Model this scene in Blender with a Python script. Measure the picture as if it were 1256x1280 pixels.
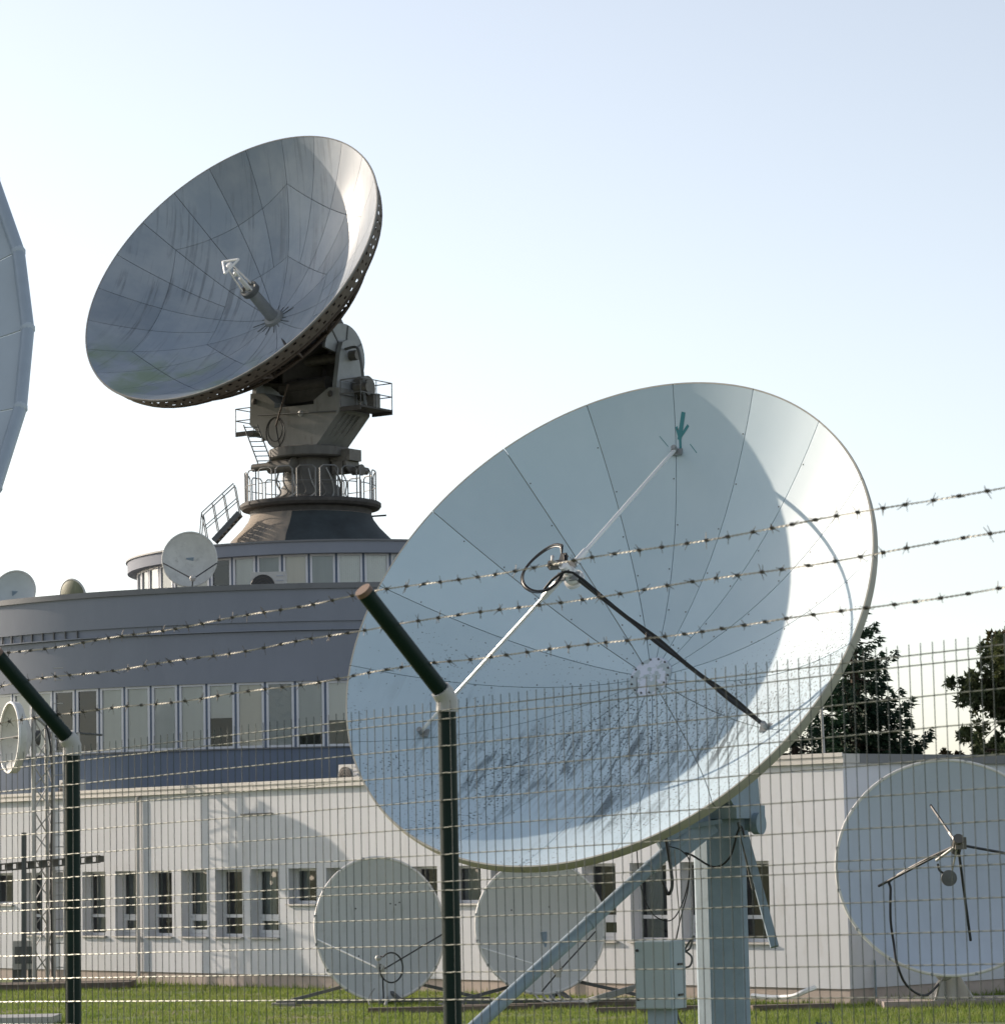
import bpy, math, random
import numpy as np
from mathutils import Vector
S = bpy.context.scene
for o in list(bpy.data.objects): bpy.data.objects.remove(o)
COL = S.collection
R_ = math.radians
rnd = random.Random(7)
# ---------------------------------------------------------------- camera
EYE = 2.77; F = 3800.0
def _basis(tp=.112, rho=.0208):
    p = math.atan(tp)
    f = np.array([0, math.cos(p), math.sin(p)]); U = np.array([0, -math.sin(p), math.cos(p)]); X = np.array([1., 0, 0])
    return math.cos(rho)*X-math.sin(rho)*U, math.sin(rho)*X+math.cos(rho)*U, f
CR, CU, CF = _basis()
CAMP = np.array([0, 0, EYE])
def ray(x, y): return CF+CR*(x-628)/F-CU*(y-640)/F
def at(x, y, Y): d = ray(x, y); return CAMP+d*Y/d[1]
cam = bpy.data.objects.new('camera', bpy.data.cameras.new('camera')); COL.objects.link(cam)
from mathutils import Matrix
cam.matrix_world = Matrix(((CR[0], CU[0], -CF[0], 0), (CR[1], CU[1], -CF[1], 0), (CR[2], CU[2], -CF[2], EYE), (0, 0, 0, 1)))
cam.data.sensor_fit = 'HORIZONTAL'; cam.data.sensor_width = 36; cam.data.lens = F/1256*36
cam.data.clip_end = 5000; cam.data.clip_start = .1
cam.data.dof.use_dof = True; cam.data.dof.focus_distance = 32; cam.data.dof.aperture_fstop = cam.data.lens/8.5
S.camera = cam
# ---------------------------------------------------------------- light
SUN = np.array([-.795, .50, .345]); SUN /= np.linalg.norm(SUN)
EL = math.asin(SUN[2]); AZ = math.atan2(SUN[0], SUN[1])
w = bpy.data.worlds.new('World'); S.world = w; w.use_nodes = True
nt = w.node_tree; bg = nt.nodes['Background']
sky = nt.nodes.new('ShaderNodeTexSky'); sky.sky_type = 'NISHITA'; sky.sun_disc = False
sky.sun_elevation = EL; sky.sun_rotation = AZ; sky.altitude = 300; sky.air_density = .9; sky.dust_density = 1.3; sky.ozone_density = 1.0
hs = nt.nodes.new('ShaderNodeHueSaturation'); hs.inputs['Saturation'].default_value = .55; nt.links.new(sky.outputs[0], hs.inputs['Color']); wb = nt.nodes.new('ShaderNodeMix'); wb.data_type = 'RGBA'; wb.blend_type = 'MULTIPLY'; wb.inputs[0].default_value = 1; wb.inputs[7].default_value = (1.0, .975, .955, 1); nt.links.new(hs.outputs[0], wb.inputs[6]); nt.links.new(wb.outputs[2], bg.inputs[0]); bg.inputs[1].default_value = .108
sl = bpy.data.lights.new('sun', 'SUN'); sl.energy = 2.6; sl.angle = R_(.5); sl.color = (1, .85, .69)
so = bpy.data.objects.new('sun', sl); COL.objects.link(so); so.rotation_euler = Vector(SUN).to_track_quat('Z', 'Y').to_euler(); so.location = (-40, 60, 40)
S.view_settings.view_transform = 'Standard'; S.view_settings.look = 'None'; S.view_settings.gamma = 1
S.view_settings.use_curve_mapping = False; S.view_settings.exposure = 1.0
S.render.engine = 'CYCLES'; S.cycles.max_bounces = 6

# ---------------------------------------------------------------- materials
MATS = {}
def mat(name, col, rough=.6, metal=0., var=.12, scale=3., bump=0., bscale=60., stretch=None, spots=None, spec=.5, coat=0.):
    """base colour broken up by two noises; optional stains (spots=(colour, scale, threshold, amount))"""
    if name in MATS: return MATS[name]
    m = bpy.data.materials.new(name); m.use_nodes = True; n = m.node_tree.nodes; L = m.node_tree.links
    b = n['Principled BSDF']; b.inputs['Roughness'].default_value = rough; b.inputs['Metallic'].default_value = metal
    b.inputs['Specular IOR Level'].default_value = spec; b.inputs['Coat Weight'].default_value = coat
    tc = n.new('ShaderNodeTexCoord'); mp = n.new('ShaderNodeMapping'); L.new(tc.outputs['Object'], mp.inputs[0])
    if stretch: mp.inputs['Scale'].default_value = stretch
    n1 = n.new('ShaderNodeTexNoise'); n1.inputs['Scale'].default_value = scale; n1.inputs['Detail'].default_value = 8; n1.inputs['Roughness'].default_value = .65
    L.new(mp.outputs[0], n1.inputs[0])
    mx = n.new('ShaderNodeMix'); mx.data_type = 'RGBA'
    c = np.array(col)*.95; lo = np.clip(c*(1-var), 0, 1); hi = np.clip(c*(1+var), 0, 1)
    mx.inputs[6].default_value = (*lo, 1); mx.inputs[7].default_value = (*hi, 1)
    mr = n.new('ShaderNodeMapRange'); mr.inputs[1].default_value = .3; mr.inputs[2].default_value = .7; L.new(n1.outputs[0], mr.inputs[0]); L.new(mr.outputs[0], mx.inputs[0])
    out = mx.outputs[2]
    if spots:
        sc, ss, th, am = spots
        n2 = n.new('ShaderNodeTexNoise'); n2.inputs['Scale'].default_value = ss; n2.inputs['Detail'].default_value = 6; n2.inputs['Roughness'].default_value = .7
        L.new(mp.outputs[0], n2.inputs[0])
        m2 = n.new('ShaderNodeMapRange'); m2.inputs[1].default_value = th; m2.inputs[2].default_value = th+.12; m2.inputs[4].default_value = am; L.new(n2.outputs[0], m2.inputs[0])
        x2 = n.new('ShaderNodeMix'); x2.data_type = 'RGBA'; L.new(m2.outputs[0], x2.inputs[0]); L.new(out, x2.inputs[6]); x2.inputs[7].default_value = (*sc, 1); out = x2.outputs[2]
    L.new(out, b.inputs['Base Color'])
    if bump:
        n3 = n.new('ShaderNodeTexNoise'); n3.inputs['Scale'].default_value = bscale; n3.inputs['Detail'].default_value = 4; L.new(tc.outputs['Object'], n3.inputs[0])
        bp = n.new('ShaderNodeBump'); bp.inputs['Strength'].default_value = bump; bp.inputs['Distance'].default_value = .02; L.new(n3.outputs[0], bp.inputs['Height']); L.new(bp.outputs[0], b.inputs['Normal'])
    MATS[name] = m; return m
class NT:
    """tiny node helper for the special materials"""
    def __init__(s, m): s.n = m.node_tree.nodes; s.L = m.node_tree.links
    def put(s, sock, v):
        if hasattr(v, 'links') or hasattr(v, 'is_linked'): s.L.new(v, sock)
        else: sock.default_value = v
    def math(s, op, a, b=0., c=0.):
        k = s.n.new('ShaderNodeMath'); k.operation = op
        for i, v in enumerate((a, b, c)): s.put(k.inputs[i], v)
        return k.outputs[0]
    def rng(s, v, a, b, c=0., d=1., smooth=True):
        k = s.n.new('ShaderNodeMapRange'); k.interpolation_type = 'SMOOTHSTEP' if smooth else 'LINEAR'
        for i, q in enumerate((v, a, b, c, d)): s.put(k.inputs[i], q)
        return k.outputs[0]
    def mix(s, f, a, b):
        k = s.n.new('ShaderNodeMix'); k.data_type = 'RGBA'; s.put(k.inputs[0], f); s.put(k.inputs[6], a); s.put(k.inputs[7], b); return k.outputs[2]
    def noise(s, v, sc, det=6, rg=.6, dist=0.):
        k = s.n.new('ShaderNodeTexNoise'); s.L.new(v, k.inputs[0]); k.inputs['Scale'].default_value = sc; k.inputs['Detail'].default_value = det; k.inputs['Roughness'].default_value = rg; k.inputs['Distortion'].default_value = dist; return k.outputs[0]
    def mapping(s, v, rot=(0, 0, 0), sc=(1, 1, 1)):
        k = s.n.new('ShaderNodeMapping'); s.L.new(v, k.inputs[0]); k.inputs['Rotation'].default_value = rot; k.inputs['Scale'].default_value = sc; return k.outputs[0]
def rgba(c): return (*c, 1)
def newmat(name):
    m = bpy.data.materials.new(name); m.use_nodes = True; MATS[name] = m; return m, NT(m), m.node_tree.nodes['Principled BSDF']
def glass_mat(name, tint=(.90, .93, .94), refl=.6):
    m = bpy.data.materials.new(name); m.use_nodes = True; k = NT(m); n = k.n; n.remove(n['Principled BSDF'])
    t = n.new('ShaderNodeBsdfTransparent'); t.inputs[0].default_value = rgba(tint)
    g = n.new('ShaderNodeBsdfGlossy'); g.inputs['Roughness'].default_value = .02; g.inputs[0].default_value = (.9, .93, .95, 1)
    fr = n.new('ShaderNodeFresnel'); fr.inputs[0].default_value = 1.7
    tc = n.new('ShaderNodeTexCoord'); bp = n.new('ShaderNodeBump'); bp.inputs['Strength'].default_value = .12; bp.inputs['Distance'].default_value = .05
    L = k.L; L.new(k.noise(tc.outputs['Object'], 1.2, 2), bp.inputs['Height']); L.new(bp.outputs[0], g.inputs['Normal'])
    mx = n.new('ShaderNodeMixShader'); L.new(k.math('MULTIPLY', fr.outputs[0], refl*1.6), mx.inputs[0]); L.new(t.outputs[0], mx.inputs[1]); L.new(g.outputs[0], mx.inputs[2]); L.new(mx.outputs[0], n['Material Output'].inputs[0])
    MATS[name] = m; return m
M = lambda k: MATS[k]
mat('white_render', (.59, .605, .64), .85, var=.05, scale=1.2, bump=.25, bscale=45, spots=((.44, .43, .42), 1.6, .55, .35), stretch=(1.6, 1.6, .5))
mat('white_render_lower', (.42, .35, .31), .85, var=.12, scale=2.5, bump=.3, bscale=40)
mat('coping_metal', (.44, .43, .41), .5, .2, var=.08, scale=2)
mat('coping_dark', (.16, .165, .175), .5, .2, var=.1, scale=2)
mat('blue_render', (.23, .25, .295), .85, var=.06, scale=.8, bump=.2, bscale=40, spots=((.25, .265, .31), 1.5, .58, .4), stretch=(1, 1, .35))
mat('slate_band', (.135, .17, .235), .8, var=.07, scale=.9)
mat('frame_white', (.62, .63, .66), .4, var=.04)
mat('frame_grey', (.40, .42, .47), .4, var=.05)
mat('blind_pale', (.86, .85, .80), .8, var=.06, scale=2, stretch=(1, 1, .05))
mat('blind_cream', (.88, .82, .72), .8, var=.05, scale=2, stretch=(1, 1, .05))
mat('blind_dim', (.50, .53, .52), .8, var=.08, scale=3, stretch=(1, 1, .05))
mat('room_dark', (.035, .037, .04), .9, var=.3, scale=1.5)
mat('roof_felt', (.14, .14, .145), .9, var=.15)
mat('concrete', (.30, .28, .25), .9, var=.18, scale=2, bump=.3, spots=((.13, .12, .1), 3, .58, .6))
mat('tower_grey', (.20, .20, .19), .65, .0, var=.16, scale=2.2, stretch=(1, 1, .35), spots=((.09, .07, .055), 2.4, .56, .6))
mat('tower_mid', (.12, .115, .105), .7, var=.3, scale=3, stretch=(1, 1, .4), spots=((.05, .04, .035), 3, .52, .7))
mat('tower_dark', (.055, .05, .046), .75, var=.3, scale=5)
mat('tower_rust', (.085, .062, .048), .8, var=.3, scale=4)
mat('skirt', (.14, .115, .095), .75, var=.2, scale=3)
mat('gear_grey', (.27, .28, .28), .5, .2, var=.12, scale=3)
mat('machine', (.13, .12, .105), .5, .3, var=.25, scale=6)
mat('rail', (.20, .20, .20), .5, .5, var=.15)
mat('galv', (.25, .32, .385), .65, .05, var=.12, scale=4, spots=((.17, .21, .24), 5, .57, .4), bump=.05)
mat('steel_dark', (.12, .125, .125), .6, .3, var=.2)
mat('post_green', (.004, .018, .014), .45, spec=.2, var=.15, scale=6)
mat('plastic_grey', (.42, .42, .41), .45, var=.08)
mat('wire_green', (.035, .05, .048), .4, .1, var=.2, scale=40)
mat('wire_glint', (.17, .18, .15), .28, .4, var=.2, scale=40)  # lighter than the upright wires: sun glint put into the colour
mat('barb', (.11, .10, .085), .6, .5, var=.25, scale=60)
mat('barb_wire', (.30, .29, .25), .5, .5, var=.3, scale=50)
mat('cable_black', (.012, .012, .013), .45, var=.1)
mat('cable_grey', (.30, .30, .29), .5, var=.1)
mat('strut_white', (.78, .78, .77), .3, .1, var=.05)
mat('strut_dark', (.03, .032, .035), .5, var=.1)
mat('dish_rim_light', (.72, .70, .66), .5, var=.06)
mat('dish_lip', (.40, .39, .34), .6, var=.12, scale=3)
mat('small_dish_face', (.52, .54, .53), .55, var=.06, scale=1.5, spots=((.28, .30, .27), 2.6, .57, .5), stretch=(2.2, 1, .6))
mat('small_dish_face_b', (.56, .56, .53), .55, var=.06, scale=1.5, spots=((.36, .36, .32), 2.3, .6, .4), stretch=(2.2, 1, .6))
mat('blue_dish_face', (.50, .56, .66), .5, var=.05, scale=1.5, spots=((.36, .41, .46), 1.8, .6, .35), stretch=(2, 1, .5))
mat('roof_dish', (.56, .56, .53), .6, var=.14, scale=3, spots=((.28, .27, .25), 5, .57, .5))
mat('roof_dish_pale', (.50, .54, .54), .5, var=.06)
mat('roof_dish_olive', (.16, .17, .10), .6, var=.3, scale=5, stretch=(1, 1, .15))
mat('left_dish', (.44, .50, .56), .45, var=.06, scale=1.2)
mat('left_dish_rim', (.36, .42, .49), .35, .1, var=.06)
mat('box_grey', (.35, .42, .46), .5, var=.06, scale=3)
mat('box_side', (.36, .40, .40), .5, var=.06, scale=3)
mat('ac_white', (.50, .50, .48), .5, var=.06)
mat('ac_dark', (.04, .04, .042), .5)
mat('wood', (.14, .11, .085), .85, var=.35, scale=4, stretch=(.3, 3, 3))
mat('bark', (.075, .055, .04), .9, var=.3, scale=8, bump=.6)
mat('paving', (.34, .29, .26), .9, var=.15, scale=3)
mat('plastic_cap', (.16, .10, .07), .6, var=.2)
glass_mat('glass'); glass_mat('glass_dark', (.55, .6, .62), .75)
def leafmat(name, c1, c2, tr=.3):
    m = bpy.data.materials.new(name); m.use_nodes = True; k = NT(m); b = k.n['Principled BSDF']; b.inputs['Roughness'].default_value = .6; b.inputs['Specular IOR Level'].default_value = .3
    tc = k.n.new('ShaderNodeTexCoord'); c = k.mix(k.rng(k.noise(tc.outputs['Object'], 2.2, 5), .38, .62), rgba([q*.85 for q in c1]), rgba([q*.85 for q in c2])); k.L.new(c, b.inputs['Base Color'])
    t = k.n.new('ShaderNodeBsdfTranslucent'); k.L.new(c, t.inputs[0]); mx = k.n.new('ShaderNodeMixShader'); mx.inputs[0].default_value = tr
    k.L.new(b.outputs[0], mx.inputs[1]); k.L.new(t.outputs[0], mx.inputs[2]); k.L.new(mx.outputs[0], k.n['Material Output'].inputs[0]); MATS[name] = m; return m
leafmat('spruce_green', (.012, .035, .022), (.04, .08, .04), .3)
leafmat('pine_green', (.055, .08, .035), (.12, .14, .055), .35)
leafmat('pine_brown', (.10, .06, .025), (.09, .085, .03))
leafmat('grass_green', (.15, .23, .04), (.27, .32, .08), .5)
leafmat('shrub_blue', (.05, .08, .10), (.12, .17, .20))
# ground
m, k, b = newmat('lawn')
tc = k.n.new('ShaderNodeTexCoord'); v = tc.outputs['Object']
c = k.mix(k.rng(k.noise(v, .5, 6), .4, .62), rgba((.085, .13, .025)), rgba((.14, .165, .045)))
c = k.mix(k.rng(k.noise(v, .35, 5), .52, .62), c, rgba((.20, .175, .09))); k.L.new(c, b.inputs['Base Color']); b.inputs['Roughness'].default_value = .95
# big dish paint: pale grey panels, speckled lichen and down-running dirt on the lower half (UV = place on the aperture, -1..1)
def dish_paint(name, base, alt, dirt, dens, streaks, streak_rot, rough=.4, green=False, panelvar=.06):
    m, k, b = newmat(name); uv = k.n.new('ShaderNodeUVMap').outputs[0]
    sp = k.n.new('ShaderNodeSeparateXYZ'); k.L.new(uv, sp.inputs[0]); u, v = sp.outputs[0], sp.outputs[1]
    c = k.mix(k.rng(k.noise(uv, 2.2, 7, .6), .35, .65), rgba(base), rgba(alt))
    oi = k.n.new('ShaderNodeObjectInfo'); hs = k.n.new('ShaderNodeHueSaturation'); k.L.new(c, hs.inputs['Color']); k.L.new(k.rng(oi.outputs['Random'], 0, 1, 1-panelvar, 1+panelvar, False), hs.inputs['Value']); c = hs.outputs[0]
    # fine speckle
    low = k.rng(v, *dens[0]); 
    region = k.math('MULTIPLY', low, k.rng(k.noise(uv, 1.7, 3), .34, .6))
    wn = k.noise(uv, dens[1], 2, .5)
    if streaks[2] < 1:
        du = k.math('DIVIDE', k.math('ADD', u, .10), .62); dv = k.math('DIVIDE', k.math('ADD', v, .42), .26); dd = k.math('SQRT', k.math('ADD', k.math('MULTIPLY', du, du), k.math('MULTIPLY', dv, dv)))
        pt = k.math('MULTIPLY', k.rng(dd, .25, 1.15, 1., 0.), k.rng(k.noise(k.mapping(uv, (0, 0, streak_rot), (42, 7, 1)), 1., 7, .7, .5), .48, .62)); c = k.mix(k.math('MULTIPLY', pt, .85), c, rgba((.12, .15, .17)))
    spk = k.math('MULTIPLY', k.rng(k.math('ADD', wn, k.math('MULTIPLY', region, dens[2])), .70, .75), k.rng(region, .02, .2))
    # streaks
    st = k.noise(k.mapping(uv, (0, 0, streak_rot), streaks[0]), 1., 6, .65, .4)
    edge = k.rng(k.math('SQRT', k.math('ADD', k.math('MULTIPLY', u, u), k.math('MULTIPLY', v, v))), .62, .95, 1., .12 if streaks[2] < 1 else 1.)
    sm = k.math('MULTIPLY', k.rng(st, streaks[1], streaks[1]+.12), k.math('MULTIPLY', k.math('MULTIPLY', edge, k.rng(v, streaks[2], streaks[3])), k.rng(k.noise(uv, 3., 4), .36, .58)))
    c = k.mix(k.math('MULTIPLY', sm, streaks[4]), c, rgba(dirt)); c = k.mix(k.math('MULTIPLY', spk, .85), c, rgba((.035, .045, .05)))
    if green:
        g_ = k.math('MULTIPLY', k.rng(v, -.25, -.6), k.rng(k.noise(uv, 2.6, 5), .42, .58)); c = k.mix(k.math('MULTIPLY', g_, .75), c, rgba((.20, .27, .15)))  # green reflection low on the face put into the colour
    k.L.new(c, b.inputs['Base Color'])
    b.inputs['Roughness'].default_value = rough; b.inputs['Specular IOR Level'].default_value = .35
    return m
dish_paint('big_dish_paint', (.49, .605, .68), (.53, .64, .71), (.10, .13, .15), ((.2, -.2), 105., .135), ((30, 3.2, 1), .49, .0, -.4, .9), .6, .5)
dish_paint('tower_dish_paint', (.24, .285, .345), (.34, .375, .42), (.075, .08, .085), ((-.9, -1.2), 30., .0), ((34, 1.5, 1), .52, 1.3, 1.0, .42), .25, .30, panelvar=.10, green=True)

# ---------------------------------------------------------------- mesh builder
def nrm(v): v = np.asarray(v, float); l = np.linalg.norm(v); return v/l if l > 1e-12 else v
def perp(d):
    d = nrm(d); a = np.cross(d, [0, 0, 1.]);
    if np.linalg.norm(a) < 1e-3: a = np.cross(d, [0, 1., 0])
    a = nrm(a); return a, np.cross(a, d)
class Fr:
    """local frame: O origin, X Y Z axes"""
    def __init__(s, O, X, Y, Z): s.O = np.asarray(O, float); s.A = np.array([nrm(X), nrm(Y), nrm(Z)])
    def __call__(s, x, y=None, z=None):
        if y is None: return s.O+np.asarray(x, float)@s.A
        return s.O+x*s.A[0]+y*s.A[1]+z*s.A[2]
ID = Fr((0, 0, 0), (1, 0, 0), (0, 1, 0), (0, 0, 1))
OFF = {}
def off(o):
    if o is None: return np.zeros(3)
    return OFF.get(o, np.zeros(3))
class MB:
    def __init__(s): s.v = []; s.f = []; s.uv = None
    def add(s, vs, fs):
        k = len(s.v); s.v.extend([tuple(map(float, q)) for q in vs]); s.f.extend([tuple(i+k for i in f) for f in fs]); return s
    def box(s, c, size, fr=ID):
        x, y, z = np.array(size)/2.; c = np.asarray(c, float)
        P = [fr(*(c+np.array(d)*(x, y, z))) for d in [(-1,-1,-1),(1,-1,-1),(1,1,-1),(-1,1,-1),(-1,-1,1),(1,-1,1),(1,1,1),(-1,1,1)]]
        return s.add(P, [(0,3,2,1),(4,5,6,7),(0,1,5,4),(1,2,6,5),(2,3,7,6),(3,0,4,7)])
    def bar(s, p, q, w, h, up=(0, 0, 1)):
        p = np.asarray(p, float); q = np.asarray(q, float); d = nrm(q-p); a = np.cross(d, up)
        if np.linalg.norm(a) < 1e-3: a = np.cross(d, (1, 0, 0))
        a = nrm(a); b = np.cross(a, d); P = []
        for e in (p, q):
            for i, j in ((-1,-1),(1,-1),(1,1),(-1,1)): P.append(e+a*i*w/2+b*j*h/2)
        return s.add(P, [(3,2,1,0),(4,5,6,7),(0,1,5,4),(1,2,6,5),(2,3,7,6),(3,0,4,7)])
    def tube(s, pts, r, n=8, cap=True, closed=False):
        P = [np.asarray(p, float) for p in pts]; N = len(P); rs = r if hasattr(r, '__len__') else [r]*N
        vs = []; a = None
        for i in range(N):
            if closed: t = nrm(P[(i+1) % N]-P[i-1])
            else: t = nrm(P[min(i+1, N-1)]-P[max(i-1, 0)])
            if a is None: a, b = perp(t)
            else: a = nrm(a-t*np.dot(a, t)); b = np.cross(a, t)
            for k in range(n):
                g = 2*math.pi*k/n; vs.append(P[i]+rs[i]*(a*math.cos(g)+b*math.sin(g)))
        fs = []
        for i in range(N if closed else N-1):
            j = (i+1) % N
            for k in range(n): l = (k+1) % n; fs.append((i*n+k, j*n+k, j*n+l, i*n+l))
        if cap and not closed: fs.append(tuple(range(n))); fs.append(tuple((N-1)*n+k for k in reversed(range(n))))
        return s.add(vs, fs)
    def cyl(s, p, q, r, n=16, r2=None): return s.tube([p, q], [r, r if r2 is None else r2], n)
    def lathe(s, prof, fr=ID, n=48, a0=0., a1=2*math.pi, skip=None):
        """prof: list of (radius, height along Z)"""
        full = abs(a1-a0-2*math.pi) < 1e-6; na = n if full else n+1; vs = []
        for i in range(na):
            t = a0+(a1-a0)*i/n
            for r, z in prof: vs.append(fr(r*math.cos(t), r*math.sin(t), z))
        m_ = len(prof); fs = []
        for i in range(n):
            j = (i+1) % na
            for q in range(m_-1):
                if skip and skip(i, q): continue
                fs.append((i*m_+q, j*m_+q, j*m_+q+1, i*m_+q+1))
        return s.add(vs, fs)
    def prism(s, poly, fr, d0, d1):
        """poly in local X,Z; extruded along local Y from d0 to d1"""
        n = len(poly); vs = [fr(x, d0, z) for x, z in poly]+[fr(x, d1, z) for x, z in poly]
        return s.add(vs, [tuple(range(n)), tuple(reversed(range(n, 2*n)))]+[(i, i+n, (i+1) % n+n, (i+1) % n) for i in range(n)])
    def ball(s, c, r, n=10, sc=(1, 1, 1)):
        pr = []; vs = []; fs = []; c = np.asarray(c, float)
        for i in range(n//2+1):
            t = math.pi*i/(n//2)
            for k in range(n): g = 2*math.pi*k/n; vs.append(c+r*np.array([math.sin(t)*math.cos(g), math.sin(t)*math.sin(g), math.cos(t)])*sc)
        for i in range(n//2):
            for k in range(n): l = (k+1) % n; fs.append((i*n+k, (i+1)*n+k, (i+1)*n+l, i*n+l))
        return s.add(vs, fs)
    def build(s, name, m, parent=None, smooth=True, ang=35):
        me = bpy.data.meshes.new(name); o3 = off(parent)
        V = np.array(s.v, float)-o3
        me.from_pydata(V.tolist(), [], s.f); me.update()
        if smooth:
            me.polygons.foreach_set('use_smooth', [True]*len(me.polygons)); me.set_sharp_from_angle(angle=R_(ang))
        if s.uv is not None:
            ul = me.uv_layers.new(name='UVMap'); li = np.empty(len(me.loops), int); me.loops.foreach_get('vertex_index', li)
            ul.data.foreach_set('uv', np.array(s.uv, float)[li].ravel())
        me.materials.append(M(m) if isinstance(m, str) else m)
        o = bpy.data.objects.new(name, me); COL.objects.link(o)
        if parent is not None: o.parent = parent; OFF[o] = o3
        return o
def thing(name, label, cat, loc=(0, 0, 0), group=None):
    o = bpy.data.objects.new(name, None); COL.objects.link(o); o.location = tuple(map(float, loc)); o.empty_display_size = .2
    o['label'] = label; o['category'] = cat; OFF[o] = np.array(loc, float)
    if group: o['group'] = group
    return o
def tag(o, label, cat, group=None):
    o['label'] = label; o['category'] = cat
    if group: o['group'] = group
    return o
def struct(o): o['kind'] = 'structure'; return o
def stuff(o): o['kind'] = 'stuff'; return o
def share(src, name, parent, loc=(0, 0, 0), rotz=0.):
    o = src.copy(); o.name = name; COL.objects.link(o); o.parent = parent; OFF[o] = off(parent); o.location = tuple(map(float, loc)); o.rotation_euler = (0, 0, rotz); return o
def bez(p, q, r_, s_, n=14):
    p, q, r_, s_ = map(lambda a: np.asarray(a, float), (p, q, r_, s_))
    return [(1-t)**3*p+3*(1-t)**2*t*q+3*(1-t)*t*t*r_+t**3*s_ for t in np.linspace(0, 1, n)]
def spline(P, n=8):
    """Catmull-Rom through points"""
    P = [np.asarray(p, float) for p in P]; P = [2*P[0]-P[1]]+P+[2*P[-1]-P[-2]]; out = []
    for i in range(1, len(P)-2):
        for t in np.linspace(0, 1, n, endpoint=False):
            a, b, c, d = P[i-1:i+3]; out.append(.5*((2*b)+(c-a)*t+(2*a-5*b+4*c-d)*t*t+(3*b-a-3*c+d)*t**3))
    out.append(P[-2]); return out
# ================================================================ GROUND
def ground_z(x, y):
    t = min(max((46-y)/34., 0), 1); return 1.1*t*t*(3-2*t)
gb = MB(); ys = [-60, -20, 0, 6, 12]+[12+i*2 for i in range(1, 18)]+[48, 52, 56, 60, 66, 74, 90, 130, 250, 700, 2500]
xs = [-2500, -600, -200, -80, -40, -20, -10, -5, 0, 5, 10, 20, 40, 80, 200, 600, 2500]
for y in ys:
    for x in xs: gb.v.append((x, y, ground_z(x, y)))
nx = len(xs)
for j in range(len(ys)-1):
    for i in range(nx-1): gb.f.append((j*nx+i, j*nx+i+1, (j+1)*nx+i+1, (j+1)*nx+i))
struct(gb.build('ground', 'lawn'))

# ================================================================ FRONT OFFICE BUILDING
FD = np.array([math.cos(-.8261), math.sin(-.8261)]); FP = np.array([0, 60.02])
FB = Fr((0, 60.02, 0), (FD[0], FD[1], 0), (-FD[1], FD[0], 0), (0, 0, 1))
def s_of(px, y=1130):
    r = ray(px, y); A = np.array([[r[0], -FD[0]], [r[1], -FD[1]]]); t, s = np.linalg.solve(A, FP); return s
ZT, ZP, ZWT, ZWB = 4.37, .27, 2.52, 1.05
SC = s_of(1059); S0 = -22.0; DEP = 11.0
office = thing('office_building', 'long low white rendered office block with deep narrow windows behind the mesh fence', 'building', FB(SC-10, 0, 0))
tall_px = [(32, 53), (68, 90), (103, 132), (144, 173), (185, 215), (227, 258.6), (270, 303), (314, 348), (728, 770), (788, 833.6), (851, 895), (918, 962)]
small_px = [(-15, 16.5), (361, 396), (408, 442), (457, 492), (513, 547), (562, 601.5), (614, 656), (670, 713)]
ops = []
for a, b in tall_px: ops.append((s_of(a), s_of(b), ZWB, ZWT, 'tall'))
for a, b in small_px: ops.append((s_of(a), s_of(b), 1.76, ZWT, 'small'))
ops.sort()
wl = MB(); ss = sorted({S0, SC}|{q for o in ops for q in o[:2]}); zz = sorted({ZP, 1.05, 1.76, ZWT, ZT-.16})
for i in range(len(ss)-1):
    for j in range(len(zz)-1):
        cs = (ss[i]+ss[i+1])/2; cz = (zz[j]+zz[j+1])/2
        if any(o[0] < cs < o[1] and o[2] < cz < o[3] for o in ops): continue
        wl.add([FB(ss[i], 0, zz[j]), FB(ss[i+1], 0, zz[j]), FB(ss[i+1], 0, zz[j+1]), FB(ss[i], 0, zz[j+1])], [(0, 1, 2, 3)])
JD = .30
for a, b, z0, z1, k_ in ops:
    wl.add([FB(a, 0, z0), FB(a, JD, z0), FB(a, JD, z1), FB(a, 0, z1)], [(0, 1, 2, 3)])
    wl.add([FB(b, 0, z0), FB(b, JD, z0), FB(b, JD, z1), FB(b, 0, z1)], [(3, 2, 1, 0)])
    wl.add([FB(a, 0, z1), FB(b, 0, z1), FB(b, JD, z1), FB(a, JD, z1)], [(3, 2, 1, 0)])
    wl.add([FB(a, 0, z0), FB(b, 0, z0), FB(b, JD, z0), FB(a, JD, z0)], [(0, 1, 2, 3)])
# gable, back and far end walls
for A_, B_ in (((SC, 0), (SC, DEP)), ((SC, DEP), (S0, DEP)), ((S0, DEP), (S0, 0))):
    wl.add([FB(*A_, ZP), FB(*B_, ZP), FB(*B_, ZT-.16), FB(*A_, ZT-.16)], [(0, 1, 2, 3)])
wl.build('wall', 'white_render', office, smooth=False)
pb = MB()
for A_, B_, n_ in (((S0, .03), (SC-.03, .03), 0), ((SC-.03, .03), (SC-.03, DEP), 1)):
    pb.add([FB(*A_, -.3), FB(*B_, -.3), FB(*B_, ZP), FB(*A_, ZP)], [(0, 1, 2, 3)])
pb.build('plinth', 'white_render_lower', office, smooth=False)
fl = MB(); fl.add([FB(S0, 0, ZP+.001), FB(SC, 0, ZP+.001), FB(SC, DEP, ZP+.001), FB(S0, DEP, ZP+.001)], [(0, 1, 2, 3)])
fl.build('floor', 'room_dark', office, smooth=False)
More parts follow.
